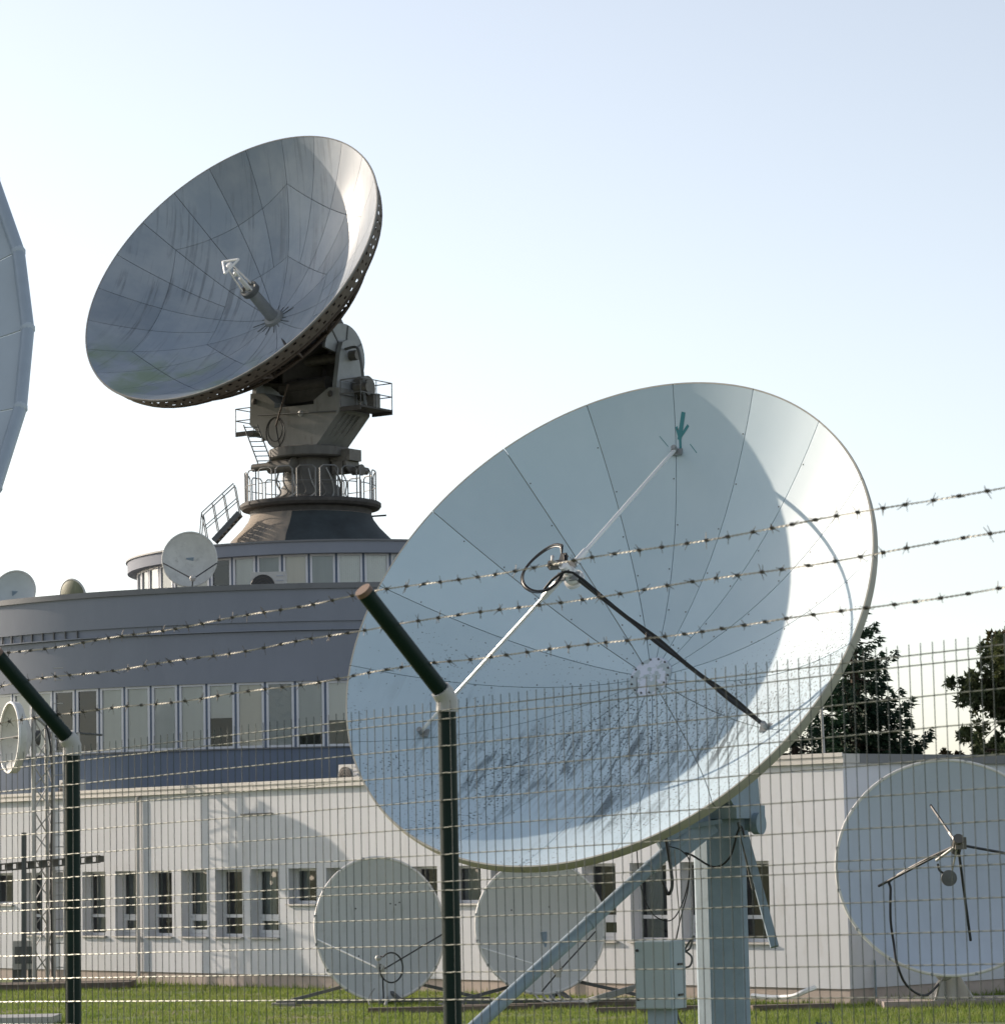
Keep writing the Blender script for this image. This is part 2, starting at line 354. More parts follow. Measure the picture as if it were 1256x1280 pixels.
rm = MB(); rm.add([FB(S0, 2.5, ZP), FB(SC, 2.5, ZP), FB(SC, 2.5, 4), FB(S0, 2.5, 4)], [(0, 1, 2, 3)]); rm.add([FB(S0, 0, 2.9), FB(SC, 0, 2.9), FB(SC, 2.5, 2.9), FB(S0, 2.5, 2.9)], [(0, 1, 2, 3)])
rm.build('inner_wall', 'room_dark', office, smooth=False)
rf = MB(); rf.add([FB(S0, 0.02, 4.12), FB(SC-.02, 0.02, 4.12), FB(SC-.02, DEP, 4.12), FB(S0, DEP, 4.12)], [(0, 1, 2, 3)])
rf.build('roof', 'roof_felt', office, smooth=False)
cpL = (SC-S0-.0)
ln = 2.4; x0 = SC+.10
while x0 > S0:
    c = MB(); a = max(S0, x0-ln+.012)
    c.box(((a+x0)/2, .12, ZT-.08), (x0-a, .44, .16), FB); c.box(((a+x0)/2, -.115, ZT-.015), (x0-a, .025, .07), FB)
    c.build('coping', 'coping_metal', office, smooth=False); x0 -= ln
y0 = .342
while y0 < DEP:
    c = MB(); c.box((SC-.12, y0+ln/2, ZT-.08), (.44, ln-.012, .16), FB); c.build('coping', 'coping_dark', office, smooth=False); y0 += ln  # gable coping darker: shade of that side put into the colour
def office_window(a, b, z0, z1, kind, var):
    f = MB(); y = JD-.05; t = .055
    for c, sz in (((a+t/2, y, (z0+z1)/2), (t, .06, z1-z0)), ((b-t/2, y, (z0+z1)/2), (t, .06, z1-z0)), (((a+b)/2, y, z0+t/2+.01), (b-a-2*t, .06, t+.02)), (((a+b)/2, y, z1-t/2), (b-a-2*t, .06, t))): f.box(c, sz, FB)
    zm = z0+.46
    if kind == 'tall':
        f.box(((a+b)/2, y, zm), (b-a-2*t, .06, .07), FB)
        if var:
            for c, sz in (((a+t+.03, y-.01, (z0+zm)/2+.02), (.06, .06, zm-z0-.13)), ((b-t-.03, y-.01, (z0+zm)/2+.02), (.06, .06, zm-z0-.13)), (((a+b)/2, y-.01, zm-.07), (b-a-2*t-.12, .06, .07)), (((a+b)/2, y-.01, z0+.12), (b-a-2*t-.12, .06, .08))): f.box(c, sz, FB)
    wn = f.build('window', 'frame_white', office, smooth=False)
    g = MB(); zs = [(z0+t, zm-.035), (zm+.035, z1-t)] if kind == 'tall' else [(z0+t, z1-t)]
    for q0, q1 in zs:
        g = MB(); yy = y+.01; g.add([FB(a+t, yy, q0), FB(b-t, yy, q0), FB(b-t, yy, q1), FB(a+t, yy, q1)], [(0, 1, 2, 3)]); g.build('pane', 'glass_dark', wn, smooth=False)
    s_ = MB(); s_.prism([(a-.04, z0-.022), (b+.04, z0-.022), (b+.04, z0+.012), (a-.04, z0+.012)], FB, -.075, JD-.08); s_.build('sill', 'coping_metal', wn, smooth=False)
    # vertical curtain strip inside some windows
    if rnd.random() < .7:
        c = MB(); w_ = (b-a)*rnd.uniform(.2, .5); side = rnd.random() < .6; x_ = a+t if side else b-t-w_
        N = 8
        for i in range(N): 
            u0 = x_+w_*i/N; u1 = x_+w_*(i+1)/N; d0 = .12+.03*(i % 2); d1 = .12+.03*((i+1) % 2)
            c.add([FB(u0, y+d0, z0), FB(u1, y+d1, z0), FB(u1, y+d1, z1), FB(u0, y+d0, z1)], [(0, 1, 2, 3)])
        c.build('curtain', 'blind_dim' if rnd.random() < .5 else 'blind_pale', wn, smooth=False)
for i, (a, b, z0, z1, k_) in enumerate(ops): office_window(a, b, z0, z1, k_, (i % 2 == 0))
# vent grilles and lightning rod on the gable/roof
vg = MB(); 
for q in (0, 1): vg.box((SC+.02, 4.55, .32+.42*q), (.06, .36, .34), FB)
vp = vg.build('vent_grille', 'steel_dark', office, smooth=False)
for q in (0, 1):
    l = MB()
    for i in range(5): l.box((SC+.06, 4.55, .21+.42*q+i*.055), (.03, .32, .02), FB)
    l.build('louvre', 'machine', vp, smooth=False)
dp = MB(); dp.tube([FB(SC+.05, .62, .02), FB(SC+.05, .62, .75)], .02); dp.build('earthing_strap', 'galv', office)
for px_ in (63, 176, 705): 
    q_ = s_of(px_); pi_ = MB(); pi_.tube([FB(q_, -.07, .15), FB(q_, -.07, ZT-.2), FB(q_, .02, ZT-.12)], .04, 8); pi_.build('rainwater_pipe', 'coping_metal', office)
ha = MB(); ha.add([FB(s_of(302, 1016), -.015, 0)+[0, 0, 3.68], FB(s_of(341, 1015), -.015, 0)+[0, 0, 3.68], FB(s_of(341, 1015), -.015, 0)+[0, 0, 3.72], FB(s_of(302, 1016), -.015, 0)+[0, 0, 3.72]], [(0, 1, 2, 3)])
ha = MB(); ha.bar(FB(s_of(302, 1016), -.02, 3.70), FB(s_of(341, 1015), -.02, 3.70), .03, .04); ha.build('wall_hook_rail', 'steel_dark', office)
p = at(1030, 942, 57.5); rod = thing('lightning_rod', 'thin upright lightning rod on the white office roof in front of the spruce', 'lightning rod', (p[0], p[1], 4.12))
m_ = MB(); m_.tube([(p[0], p[1], 4.12), at(1026, 872, 57.5)], [.03, .022]); m_.build('mast', 'coping_metal', rod); m_ = MB(); m_.box((p[0], p[1], 4.17), (.3, .3, .1)); m_.build('foot', 'concrete', rod)
m_ = MB(); m_.tube([at(1026, 872, 57.5), at(1025, 850, 57.5)], .008); m_.build('tip', 'coping_metal', rod)

# air conditioners
def ac_unit(name, c, wd, ht, dp_, face, label):
    """c: centre of base; face: horizontal direction the fan looks"""
    fx = nrm(np.array([-face[1], face[0], 0])); fy = -nrm(np.array([face[0], face[1], 0])); fr = Fr(c, fx, fy, (0, 0, 1))
    t = thing('air_conditioner', label, 'air conditioner', c, 'outdoor air conditioning units')
    b_ = MB(); b_.box((0, 0, ht/2+.06), (wd, dp_, ht), fr); b_.build('casing', 'ac_white', t, smooth=False)
    g = MB(); fc = fr(-wd*.14, -dp_/2-.012, ht/2+.06); g.cyl(fc, fc+fy*.0+(-fy)*.0+fr(0, -.006, 0)-fr(0, 0, 0), ht*.41, 24); gr = g.build('fan_recess', 'ac_dark', t)
    for k_ in range(4):
        r = MB(); rr = ht*.41*(k_+1)/4; r.tube([fc+fr.A[0]*rr*math.cos(q)+fr.A[2]*rr*math.sin(q)-fr.A[1]*.02 for q in np.linspace(0, 2*math.pi, 21)[:-1]], .006, 4, closed=True); r.build('guard_ring', 'machine', gr)
    for k_ in range(5):
        s_ = MB(); s_.box((wd*.36, -dp_/2-.008, .12+ht*(.15+.16*k_)), (wd*.2, .016, .03), fr); s_.build('louvre', 'frame_grey', t, smooth=False)
    for q in (-1, 1): f = MB(); f.box((q*wd*.35, 0, .03), (.06, dp_*1.05, .06), fr); f.build('foot', 'steel_dark', t, smooth=False)
fn = (-.735, -.678)
for px, lab in ((373, 'white air conditioner on the office roof edge, middle of the long parapet'), (435, 'white air conditioner on the office roof edge, half hidden by the big dish rim'), (28, 'white air conditioner on the office roof edge below the drum antenna')):
    s_ = s_of(px, 970); ac_unit('a', FB(s_+.7, .95, 4.12), .66, .52, .3, fn, lab)

# ================================================================ ROUND BUILDING
RC = np.array([-5.2, 92.5]); RR = 12.5
zl = lambda y: at(405, y, 80)[2]
ZR = dict(top=zl(728.5), cop=zl(735.5), l1=zl(776), l2=zl(787), wt=zl(851), wb=zl(933))
rb = thing('round_building', 'blue grey round building with ribbon windows carrying the tower antenna', 'building', (RC[0], RC[1], 0))
FRD = Fr((RC[0], RC[1], 0), (1, 0, 0), (0, 1, 0), (0, 0, 1))
def ringpart(name, prof, m, par=None, fr=FRD, n=160): b_ = MB(); b_.lathe(prof, fr, n); return b_.build(name, m, par or rb, ang=25)
ringpart('upper_wall', [(RR, ZR['l1']), (RR, ZR['cop'])], 'blue_render')
ringpart('ledge', [(RR, ZR['l1']), (RR-.05, ZR['l1']), (RR-.05, ZR['l2']+.02), (RR+.08, ZR['l2']+.02), (RR+.08, ZR['l2']-.01), (RR, ZR['l2']-.01)], 'blue_render')
ringpart('middle_wall', [(RR-.06, ZR['wt']), (RR, ZR['wt']), (RR, ZR['l2']-.02)], 'blue_render')
ringpart('lower_wall', [(RR, 0), (RR, ZR['wb']-.03), (RR-.14, ZR['wb'])], 'slate_band')
ringpart('sill', [(RR-.12, ZR['wb']), (RR+.05, ZR['wb']-.01), (RR+.05, ZR['wb']-.04), (RR, ZR['wb']-.05)], 'coping_dark')
ringpart('parapet_coping', [(RR, ZR['cop']), (RR+.06, ZR['cop']), (RR+.06, ZR['top']), (RR-.3, ZR['top']), (RR-.3, ZR['top']-.3)], 'coping_dark')
ringpart('roof', [(RR-.3, ZR['top']-.25), (0.01, ZR['top']-.22)], 'roof_felt')
ringpart('inner_room', [(RR-1.6, ZR['wb']-.4), (RR-1.6, ZR['wt']+.4)], 'room_dark')
ringpart('room_floor', [(RR-1.6, ZR['wb']-.1), (RR-.15, ZR['wb']-.1)], 'room_dark'); ringpart('room_ceiling', [(RR-1.6, ZR['wt']+.05), (RR-.02, ZR['wt']+.05)], 'room_dark')
st0 = MB(); st0.box((0, -(RR-.02), (ZR['l1']+ZR['l2'])/2+.01), (.02, .05, ZR['l1']-ZR['l2']), FRD); st0 = st0.build('ledge_stud', 'steel_dark', rb, smooth=False); st0.rotation_euler = (0, 0, R_(-1.9*45))
for k_ in range(-44, 0):
    if k_ and k_ < -15: share(st0, 'ledge_stud', rb, (0, 0, 0), R_(1.9*k_))
def ringwindows(par, fr, R, zb, zt, step, phase, krange, matf, set_back):
    wd = 2*R*math.sin(R_(step/2)); t = .06; y = -(R-set_back); x = wd/2-.035
    f = MB(); h = zt-zb
    f.box((-x+t/2, y, (zb+zt)/2), (t, .06, h), fr); f.box((x-t/2, y, (zb+zt)/2), (t, .06, h), fr); f.box((0, y, zb+t/2), (2*x-2*t, .06, t), fr); f.box((0, y, zt-t/2), (2*x-2*t, .06, t), fr)
    g = MB(); g.add([fr(-x+t, y+.01, zb+t), fr(x-t, y+.01, zb+t), fr(x-t, y+.01, zt-t), fr(-x+t, y+.01, zt-t)], [(0, 1, 2, 3)])
    mu = MB(); mu.box((wd/2, y+.02, (zb+zt)/2), (.075, .05, h), fr)
    first = None
    for k_ in krange:
        a = R_(phase+step*(k_+.5)); mt = matf(k_)
        if first is None:
            W = f.build('window', 'frame_white', par, smooth=False); G = g.build('pane', 'glass', W, smooth=False); Q = mu.build('mullion', 'slate_band', par, smooth=False); first = (W, G, Q)
            W.rotation_euler = (0, 0, a); Q.rotation_euler = (0, 0, a)
        else:
            W = share(first[0], 'window', par, (0, 0, 0), a); share(first[1], 'pane', W); share(first[2], 'mullion', par, (0, 0, 0), a)
        if mt:
            b_ = MB(); n = 10; drop = zt-t-(h-2*t)*(1 if rnd.random() < .8 else rnd.uniform(.5, .9))
            for i in range(n):
                u0 = (-x+t)+(2*x-2*t)*i/n; u1 = (-x+t)+(2*x-2*t)*(i+1)/n
                b_.add([fr(u0, y+.03, drop), fr(u1, y+.045, drop), fr(u1, y+.045, zt-.02), fr(u0, y+.03, zt-.02)], [(0, 1, 2, 3)])
            B = b_.build('blind', mt, W, smooth=False)
mm = {-1: 'blind_dim', -2: 'blind_cream', -8: None, -9: None, -10: 'blind_pale', 1: 'blind_pale', 4: None, 5: None, -13: None, -16: 'blind_dim'}  # cream blind at the bright pane: its reflected light put into the colour
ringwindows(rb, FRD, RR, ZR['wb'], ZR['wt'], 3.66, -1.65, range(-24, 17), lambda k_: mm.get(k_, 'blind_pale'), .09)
# upper drum
UC = np.array([-5.2, 92.5]); UR = 5.97; FU = Fr((UC[0], UC[1], 0), (1, 0, 0), (0, 1, 0), (0, 0, 1))
zu = lambda y: at(390, y, 86.3)[2]
UT, UB = zu(676), zu(691.5)
ringpart('penthouse_fascia', [(UR, UB), (UR+.28, UB), (UR+.28, UT), (UR-.1, UT), (UR-.1, UT-.2)], 'blue_render', rb, FU, 96)
ringpart('penthouse_roof_edge', [(UR+.28, UT-.02), (UR+.33, UT-.02), (UR+.33, UT+.03), (UR-.1, UT+.03)], 'coping_dark', rb, FU, 96)
ringpart('penthouse_roof', [(UR-.05, UT-.1), (.01, UT-.05)], 'roof_felt', rb, FU, 96)
ringpart('penthouse_room', [(UR-1.8, ZR['top']-.3), (UR-1.8, UB+.1)], 'room_dark', rb, FU, 96)
ringpart('penthouse_ceiling', [(UR-1.8, UB+.02), (UR-.02, UB+.02)], 'room_dark', rb, FU, 96)
m2 = {-2: 'blind_dim', -1: 'blind_cream', -3: 'blind_pale', 0: 'blind_dim', 1: 'blind_pale', 2: 'blind_pale', 3: 'blind_dim', -4: None, -5: 'blind_cream', -6: 'blind_cream', -7: 'blind_cream', -8: 'blind_pale', -9: 'blind_cream'}
ringwindows(rb, FU, UR, ZR['top']-.24, UB, 7.5, -3.5, range(-16, 12), lambda k_: m2.get(k_, 'blind_pale'), .04)
p = at(336, 727, 83.6); ac_unit('a', np.array([p[0], p[1], ZR['top']-.24]), .95, .82, .35, (-.1, -1), 'white air conditioner on the round roof in front of the penthouse windows')
# ================================================================ ANTENNA HELPERS
def dframe(C, n, d):
    n = nrm(n); a = nrm(np.cross([0, 0, 1.], n)); b = np.cross(n, a); return Fr(np.asarray(C, float)-n*d, a, b, n)
def panel(fr, R, d, t0, t1, rin, rout, gap=.004, th=.02, nr=8, na=4):
    """one reflector panel: bounded by two radial seams and two radius functions of the angle"""
    b = MB(); uv = []
    def ang(i, r): 
        e = gap/max(r, .05); return t0+e+(t1-t0-2*e)*i/na
    for side in (0, 1):
        for j in range(nr+1):
            for i in range(na+1):
                tm = t0+(t1-t0)*i/na; ra, rb_ = rin(tm)+gap, rout(tm)-gap; r = ra+(rb_-ra)*j/nr; t = ang(i, r)
                z = d*r*r/R/R-(th if side else 0); b.v.append(tuple(fr(r*math.cos(t), r*math.sin(t), z))); uv.append((r*math.cos(t)/R, r*math.sin(t)/R))
    W = na+1; N = W*(nr+1)
    for j in range(nr):
        for i in range(na):
            q = j*W+i; b.f.append((q, q+W, q+W+1, q+1)); b.f.append((N+q, N+q+1, N+q+W+1, N+q+W))
    ed = [i for i in range(na+1)]+[j*W+na for j in range(1, nr+1)]+[nr*W+i for i in range(na-1, -1, -1)]+[j*W for j in range(nr-1, 0, -1)]
    for k_ in range(len(ed)): p, q = ed[k_], ed[(k_+1) % len(ed)]; b.f.append((p, q, N+q, N+p))
    b.uv = uv; return b
def on_dish(fr, R, d, r, deg, lift=0.): t = R_(deg); return fr(r*R*math.cos(t), r*R*math.sin(t), d*r*r+lift)

# ================================================================ LARGE DISH (middle)
BC = np.array([.9798, 31., 5.1825]); BN = nrm([-.4531, -.7218, .5231]); BR, BD = 2.9905, 1.19
BF = dframe(BC, BN, BD)
colX = at(901, 1150, 33.0)
big = thing('dish_antenna', 'huge pale grey petal dish in the middle on a steel column, half in sun', 'dish antenna', (colX[0], colX[1], ground_z(colX[0], colX[1])))
for k_ in range(18):
    t0 = R_(9+20*k_)
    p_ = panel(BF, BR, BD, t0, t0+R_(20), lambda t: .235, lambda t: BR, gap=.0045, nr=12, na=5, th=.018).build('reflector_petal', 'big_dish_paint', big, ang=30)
    rb_ = MB()
    for j in range(9):
        r0, r1 = .25+(BR-.3)*j/9, .25+(BR-.3)*(j+1)/9
        A = [BF(r*math.cos(t0), r*math.sin(t0), BD*r*r/BR/BR-.022-h) for r, h in ((r0, 0), (r1, 0), (r1, .06+.16*(1-r1/BR)), (r0, .06+.16*(1-r0/BR)))]
        tv = BF.A[1]*math.cos(t0)-BF.A[0]*math.sin(t0)
        rb_.add([q-tv*.02 for q in A]+[q+tv*.02 for q in A], [(0, 1, 2, 3), (7, 6, 5, 4), (0, 4, 5, 1), (3, 2, 6, 7)])
    rb_.build('backing_rib', 'dish_lip', big, smooth=False)
    # rim lip segment, bent back
    lp = MB(); lp.lathe([(BR-.006, BD-.002), (BR+.012, BD), (BR+.02, BD-.05), (BR+.008, BD-.115), (BR-.02, BD-.115), (BR-.01, BD-.03)], BF, 8, t0+.0012, t0+R_(20)-.0012); lp.build('rim_lip', 'dish_lip', big)
m, k, b = newmat('hub_plate_mat'); uv = k.n.new('ShaderNodeTexCoord').outputs['Object']
c = k.mix(k.rng(k.noise(uv, 9, 5), .47, .53), rgba((.62, .66, .76)), rgba((.40, .47, .50))); k.L.new(c, b.inputs['Base Color']); b.inputs['Roughness'].default_value = .5
hp_ = MB(); hp_.lathe([(.245, .012), (.235, .022), (.001, .022)], BF, 40); hp_ = hp_.build('hub_plate', 'hub_plate_mat', big)
for k_ in range(14):
    bo = MB(); t = k_*2*math.pi/14; bo.cyl(BF(.215*math.cos(t), .215*math.sin(t), .02), BF(.215*math.cos(t), .215*math.sin(t), .036), .011, 6); bo.build('bolt', 'steel_dark', hp_)
bt = MB(); bt.lathe([(.009, 0), (.008, .005), (.001, .006)], ID, 6)
bt0 = None
for k_ in range(18):
    for q_, rq in enumerate((.42, .8, 1.25, 1.7, 2.15, 2.6)):
        t = R_(9+20*k_); e_ = (1, -1)[(k_+q_) % 2]*.03/rq; P_ = BF(rq*math.cos(t+e_), rq*math.sin(t+e_), BD*rq*rq/BR/BR+.001)
        if bt0 is None: bt.v = [tuple(np.array(v)@BF.A) for v in bt.v]; bt.v = [tuple(np.array(v)+off(big)) for v in bt.v]; bt0 = bt.build('seam_bolt', 'steel_dark', big); bt0.location = tuple(P_-off(big))
        else: share(bt0, 'seam_bolt', big, P_-off(big))
# feed and struts
BFE = BF(0, 0, 1.93)
ends = [(.80, 88.7), (.785, -152.5), (.77, -31.0)]
for k_, (r, dg) in enumerate(ends):
    e = on_dish(BF, BR, BD, r, dg, .05); q = BF(0, 0, 1.93)+nrm(e-BFE)*.12
    s_ = MB()
    if k_ < 2: s_.tube([q, q+(e-q)*.12], .034, 8); s_.tube([q+(e-q)*.12, e], .021, 8); st = s_.build('feed_strut', 'strut_white', big)
    else: s_.tube([q, e], .022, 8); st = s_.build('feed_strut', 'strut_dark', big)
    br = MB(); e0 = on_dish(BF, BR, BD, r, dg, 0); br.cyl(e0, e0+BF.A[2]*.10, .03, 8); br.box((0, 0, .012), (.14, .09, .024), Fr(e0, BF.A[0], BF.A[1], BF.A[2])); br.build('strut_foot', 'gear_grey', st)
fd = MB(); fd.cyl(BF(0, 0, 1.80), BF(0, 0, 1.93), .085, 20, .07); fd.cyl(BF(0, 0, 1.93), BF(0, 0, 2.04), .05, 16); fd.cyl(BF(0, 0, 1.765), BF(0, 0, 1.80), .11, 20); fdo = fd.build('feed_horn', 'strut_white', big)
l = MB(); l.box((-.10, .02, 2.02), (.16, .07, .07), BF); l.box((-.06, .11, 1.98), (.06, .13, .06), BF); l.build('receiver_box', 'machine', fdo, smooth=False)
l = MB(); l.tube([BF(.02, -.02, 2.0), BF(-.10, .02, 2.10), BF(-.14, .10, 2.06)], .018, 6); l.build('waveguide', 'coping_metal', fdo)
for k_ in range(3): l = MB(); t = R_(88+120*k_); l.box((.09*math.cos(t), .09*math.sin(t), 1.90), (.10, .10, .02), BF); l.build('clamp', 'gear_grey', fdo, smooth=False)
for rr, ph, w_ in ((.27, 0, .009), (.255, .4, .007), (.285, .2, .006)):
    cb = MB(); cc = BF(-.25, .02, 1.98); X_ = BF.A[0]*.95+BF.A[2]*.1; Y_ = BF.A[1]
    pts = [cc+X_*rr*math.cos(t)+Y_*rr*math.sin(t)*1.05+BF.A[2]*.03*math.sin(2*t+ph) for t in np.linspace(.9, .9+2*math.pi*.93, 34)]
    pts = [BF(-.08, .13, 1.99)]+pts+[BF(.05, -.06, 1.97)]
    cb.tube(spline(pts, 2), w_, 6); cb.build('cable_loop', 'cable_black', big)
e = on_dish(BF, BR, BD, .77, -31.0, .05)
for o_ in (.03, -.028):
    cb = MB(); pts = [BF(-.2, -.22, 1.95), BF(-.05, -.14, 2.03), BF(.12, -.08, 2.0)]+[BFE+(e-BFE)*t+BF.A[1]*o_*(.6+.5*math.sin(17*t))+BF.A[2]*.02 for t in np.linspace(.2, .97, 10)]
    cb.tube(spline(pts, 3), .013, 6); cb.build('strut_cable', 'cable_black', big)
# painted arrow scrawl near the top seam
m, k, b = newmat('teal_mark'); b.inputs['Base Color'].default_value = (.05, .22, .25, 1); b.inputs['Roughness'].default_value = .7
for (u0, v0, u1, v1, w_) in ((.16, 2.74, .09, 2.50, .05), (.21, 2.62, .10, 2.52, .03), (.06, 2.62, .10, 2.50, .03), (.10, 2.52, .10, 2.42, .03), (.22, 2.45, .30, 2.36, .008), (-.05, 2.45, -.15, 2.55, .006)):
    mk = MB(); P = []
    for (u, v_) in ((u0, v0), (u1, v1)):
        for sg in (-1, 1):
            dx, dy = u1-u0, v1-v0; L_ = math.hypot(dx, dy); uu, vv = u-dy/L_*sg*w_/2, v_+dx/L_*sg*w_/2; r2 = uu*uu+vv*vv; P.append(BF(uu, vv, BD*r2/BR/BR+.004))
    mk.add([P[0], P[1], P[3], P[2]], [(0, 1, 2, 3)]); mk.build('paint_mark', 'teal_mark', big, smooth=False)
# back structure and mount
bs = MB(); bs.lathe([(.02, -.34), (.55, -.34), (.60, -.30), (.60, .0)], BF, 24); bs.build('hub_drum', 'galv', big)
bs = MB(); bs.tube([BF(1.75*math.cos(t), 1.75*math.sin(t), BD*(1.75/BR)**2-.20) for t in np.linspace(0, 2*math.pi, 37)[:-1]], .035, 6, closed=True); bs.build('back_ring', 'galv', big)
ct = at(901, 1022, 33.0); gz = ground_z(colX[0], colX[1]); CX, CY, CZ = colX[0], colX[1], ct[2]
pc = MB(); oc = [(x*.92, y) for x, y in [(.30, .12), (.20, .26), (-.18, .26), (-.29, .14), (-.29, -.10), (-.16, -.24), (.22, -.24), (.30, -.16)]]
pc.add([(CX+x, CY+y, gz-.2) for x, y in oc]+[(CX+x, CY+y, CZ) for x, y in oc], [tuple(reversed(range(8))), tuple(range(8, 16))]+[(i, (i+1) % 8, (i+1) % 8+8, i+8) for i in range(8)]); pc.build('column', 'galv', big, smooth=False)
pc = MB(); pc.lathe([(.02, gz+.03), (.55, gz+.03), (.55, gz-.1)], Fr((CX, CY, 0), (1, 0, 0), (0, 1, 0), (0, 0, 1)), 24); pc.build('base_flange', 'galv', big)
hf = nrm([BN[0], BN[1], 0]); HR = np.array([-hf[1], hf[0], 0])*1.0   # HR: to camera right
if HR[0] < 0: HR = -HR
MF = Fr((CX, CY, CZ), HR, -hf, (0, 0, 1))       # local y: away from where the dish looks
pc = MB(); pc.box((0, 0, .05), (.80, .66, .14), MF); pc.prism([(-.36, .12), (.36, .12), (.26, .62), (-.26, .62)], MF, -.22, .30); pc.build('turntable', 'galv', big, smooth=False)
hubb = BF(0, 0, -.34)
for sx in (-1, 1):
    pl = MB(); a0 = MF(sx*.30, -.1, .12); a1 = hubb+BF.A[0]*sx*.34
    fr_ = MF; P = [MF(sx*.33, -.28, .10), MF(sx*.33, .30, .10), MF(sx*.33, .22, .85), a1+BF.A[1]*.38, a1-BF.A[1]*.42]
    pl.add([q-HR*.03 for q in P]+[q+HR*.03 for q in P], [(0, 1, 2, 3, 4), (9, 8, 7, 6, 5)]+[(i, i+5, (i+1) % 5+5, (i+1) % 5) for i in range(5)]); pl.build('yoke_arm', 'galv', big, smooth=False)
pl = MB(); pl.bar(MF(0, .15, .55), hubb+BF.A[1]*.1, .5, .35); pl.build('elevation_housing', 'steel_dark', big, smooth=False)
# drive motor to the right
mo = at(938, 1030, 32.9); pc = MB(); pc.cyl(mo+HR*-.25, mo+HR*.05, .09, 14); pc.cyl(mo+HR*.05, mo+HR*.13, .12, 14); pc.cyl(mo+[0, 0, -.02]+HR*.0, mo+np.array([0, 0, .16]), .05, 10); pc.build('drive_motor', 'galv', big)
# diagonal brace tube down to the lower left with gusset
q0 = at(872, 1030, 32.7); q1 = at(598, 1280, 31.2); q2 = q1+(q1-q0)*.5; tt = (q1[2]-.62)/(q0[2]-q1[2]); q2 = q1+(q1-q0)*tt
pc = MB(); pc.tube([q0+(q1-q0)*.04, q2], .071, 18); pc.build('brace_tube', 'galv', big)
for f_ in (.22, .5): pc = MB(); c_ = q0+(q1-q0)*f_; pc.tube([c_, c_+nrm(q1-q0)*.05], .079, 18); pc.build('tube_collar', 'galv', big)
pc = MB(); pc.bar(q0+[.12, 0, .06], q0+(q1-q0)*.16, .05, .34); pc.bar(q0+[.25, 0, .02], q0+[-.35, 0, -.06], .30, .05); pc.build('gusset', 'galv', big, smooth=False)
pc = MB(); pc.cyl(q2-[0, 0, .5], q2+[0, 0, .05], .22, 12); pc.build('brace_footing', 'concrete', big)
# hanging jack on the right
j0 = at(929, 1040, 32.6); j1 = at(968, 1184, 32.3)
pc = MB(); pc.bar(j0, j1, .085, .085, (1, 0, 0)); pc.build('jack_rod', 'galv', big, smooth=False)
pc = MB(); pc.tube([j0+[-.05, 0, .1], j0+(j1-j0)*.5+[-.06, 0, 0]], .018, 6); pc.build('jack_screw', 'steel_dark', big)
# cables about the column head
def cable(name, pts, r, Y, par, m_='cable_black', n=6):
    c = MB(); c.tube(spline([at(x, y, Y+dy) for x, y, dy in pts], n), r, 6); return c.build(name, m_, par)
cable('cable', [(828, 1038, 0), (838, 1062, 0), (862, 1068, 0), (892, 1084, 0), (912, 1072, 0), (922, 1040, 0), (928, 1036, 0), (935, 1075, 0)], .012, 32.55, big)
cable('cable', [(830, 1036, 0), (836, 1070, 0), (840, 1105, 0), (835, 1118, 0), (828, 1100, 0)], .02, 32.3, big)
cable('cable', [(795, 1052, 0), (798, 1090, 0), (804, 1120, 0), (818, 1145, 0), (840, 1150, 0), (856, 1120, 0), (862, 1080, 0), (852, 1064, 0), (836, 1058, 0)], .007, 32.3, big)
cable('cable', [(843, 1062, 0), (846, 1110, 0), (849, 1150, 0), (845, 1176, 0)], .007, 32.4, big, 'cable_grey')
cable('cable', [(862, 1068, 0), (860, 1110, 0), (850, 1150, 0), (844, 1178, 0)], .007, 32.35, big, 'cable_black')

# control cabinet on post beside the column
cb0 = at(826, 1280, 31.5); cz = at(820, 1176, 31.5)[2]; cz0 = at(820, 1261, 31.5)[2]; cX = at(828, 1220, 31.5)[0]
cab = thing('control_cabinet', 'grey steel control cabinet on a post left of the big dish column', 'cabinet', (cX, 31.5, ground_z(cX, 31.5)))
an = R_(34); CFm = Fr((cX, 31.5, 0), (math.cos(an), -math.sin(an)*-1, 0), (-math.sin(an), math.cos(an), 0), (0, 0, 1))
CFm = Fr((cX-.02, 31.5, 0), (math.cos(R_(-30)), math.sin(R_(-30)), 0), (math.sin(R_(30)), math.cos(R_(30)), 0), (0, 0, 1))
bx_ = MB(); bx_.box((0, 0, (cz+cz0)/2), (.42, .32, cz-cz0), CFm); bo_ = bx_.build('cabinet_body', 'box_grey', cab, smooth=False)
bv = bo_.modifiers.new('bevel', 'BEVEL'); bv.width = .008; bv.segments = 2
bx_ = MB(); bx_.box((0, -.168, (cz+cz0)/2), (.40, .014, cz-cz0-.03), CFm); do_ = bx_.build('door', 'box_grey', cab, smooth=False)
for q in (.86, .14): bx_ = MB(); bx_.cyl(CFm(-.17, -.17, cz0+(cz-cz0)*q), CFm(-.17, -.19, cz0+(cz-cz0)*q), .015, 10); bx_.build('latch', 'cable_black', do_)
for q in (.65, .2): bx_ = MB(); bx_.box((.215, .02, cz0+(cz-cz0)*q), (.02, .10, .022), CFm); bx_.build('side_handle', 'cable_black', cab, smooth=False)
bx_ = MB(); bx_.box((0, .02, (cz0+ground_z(cX, 31.5))/2-.1), (.28, .12, cz0-ground_z(cX, 31.5)+.2), CFm); bx_.build('post', 'galv', cab, smooth=False)
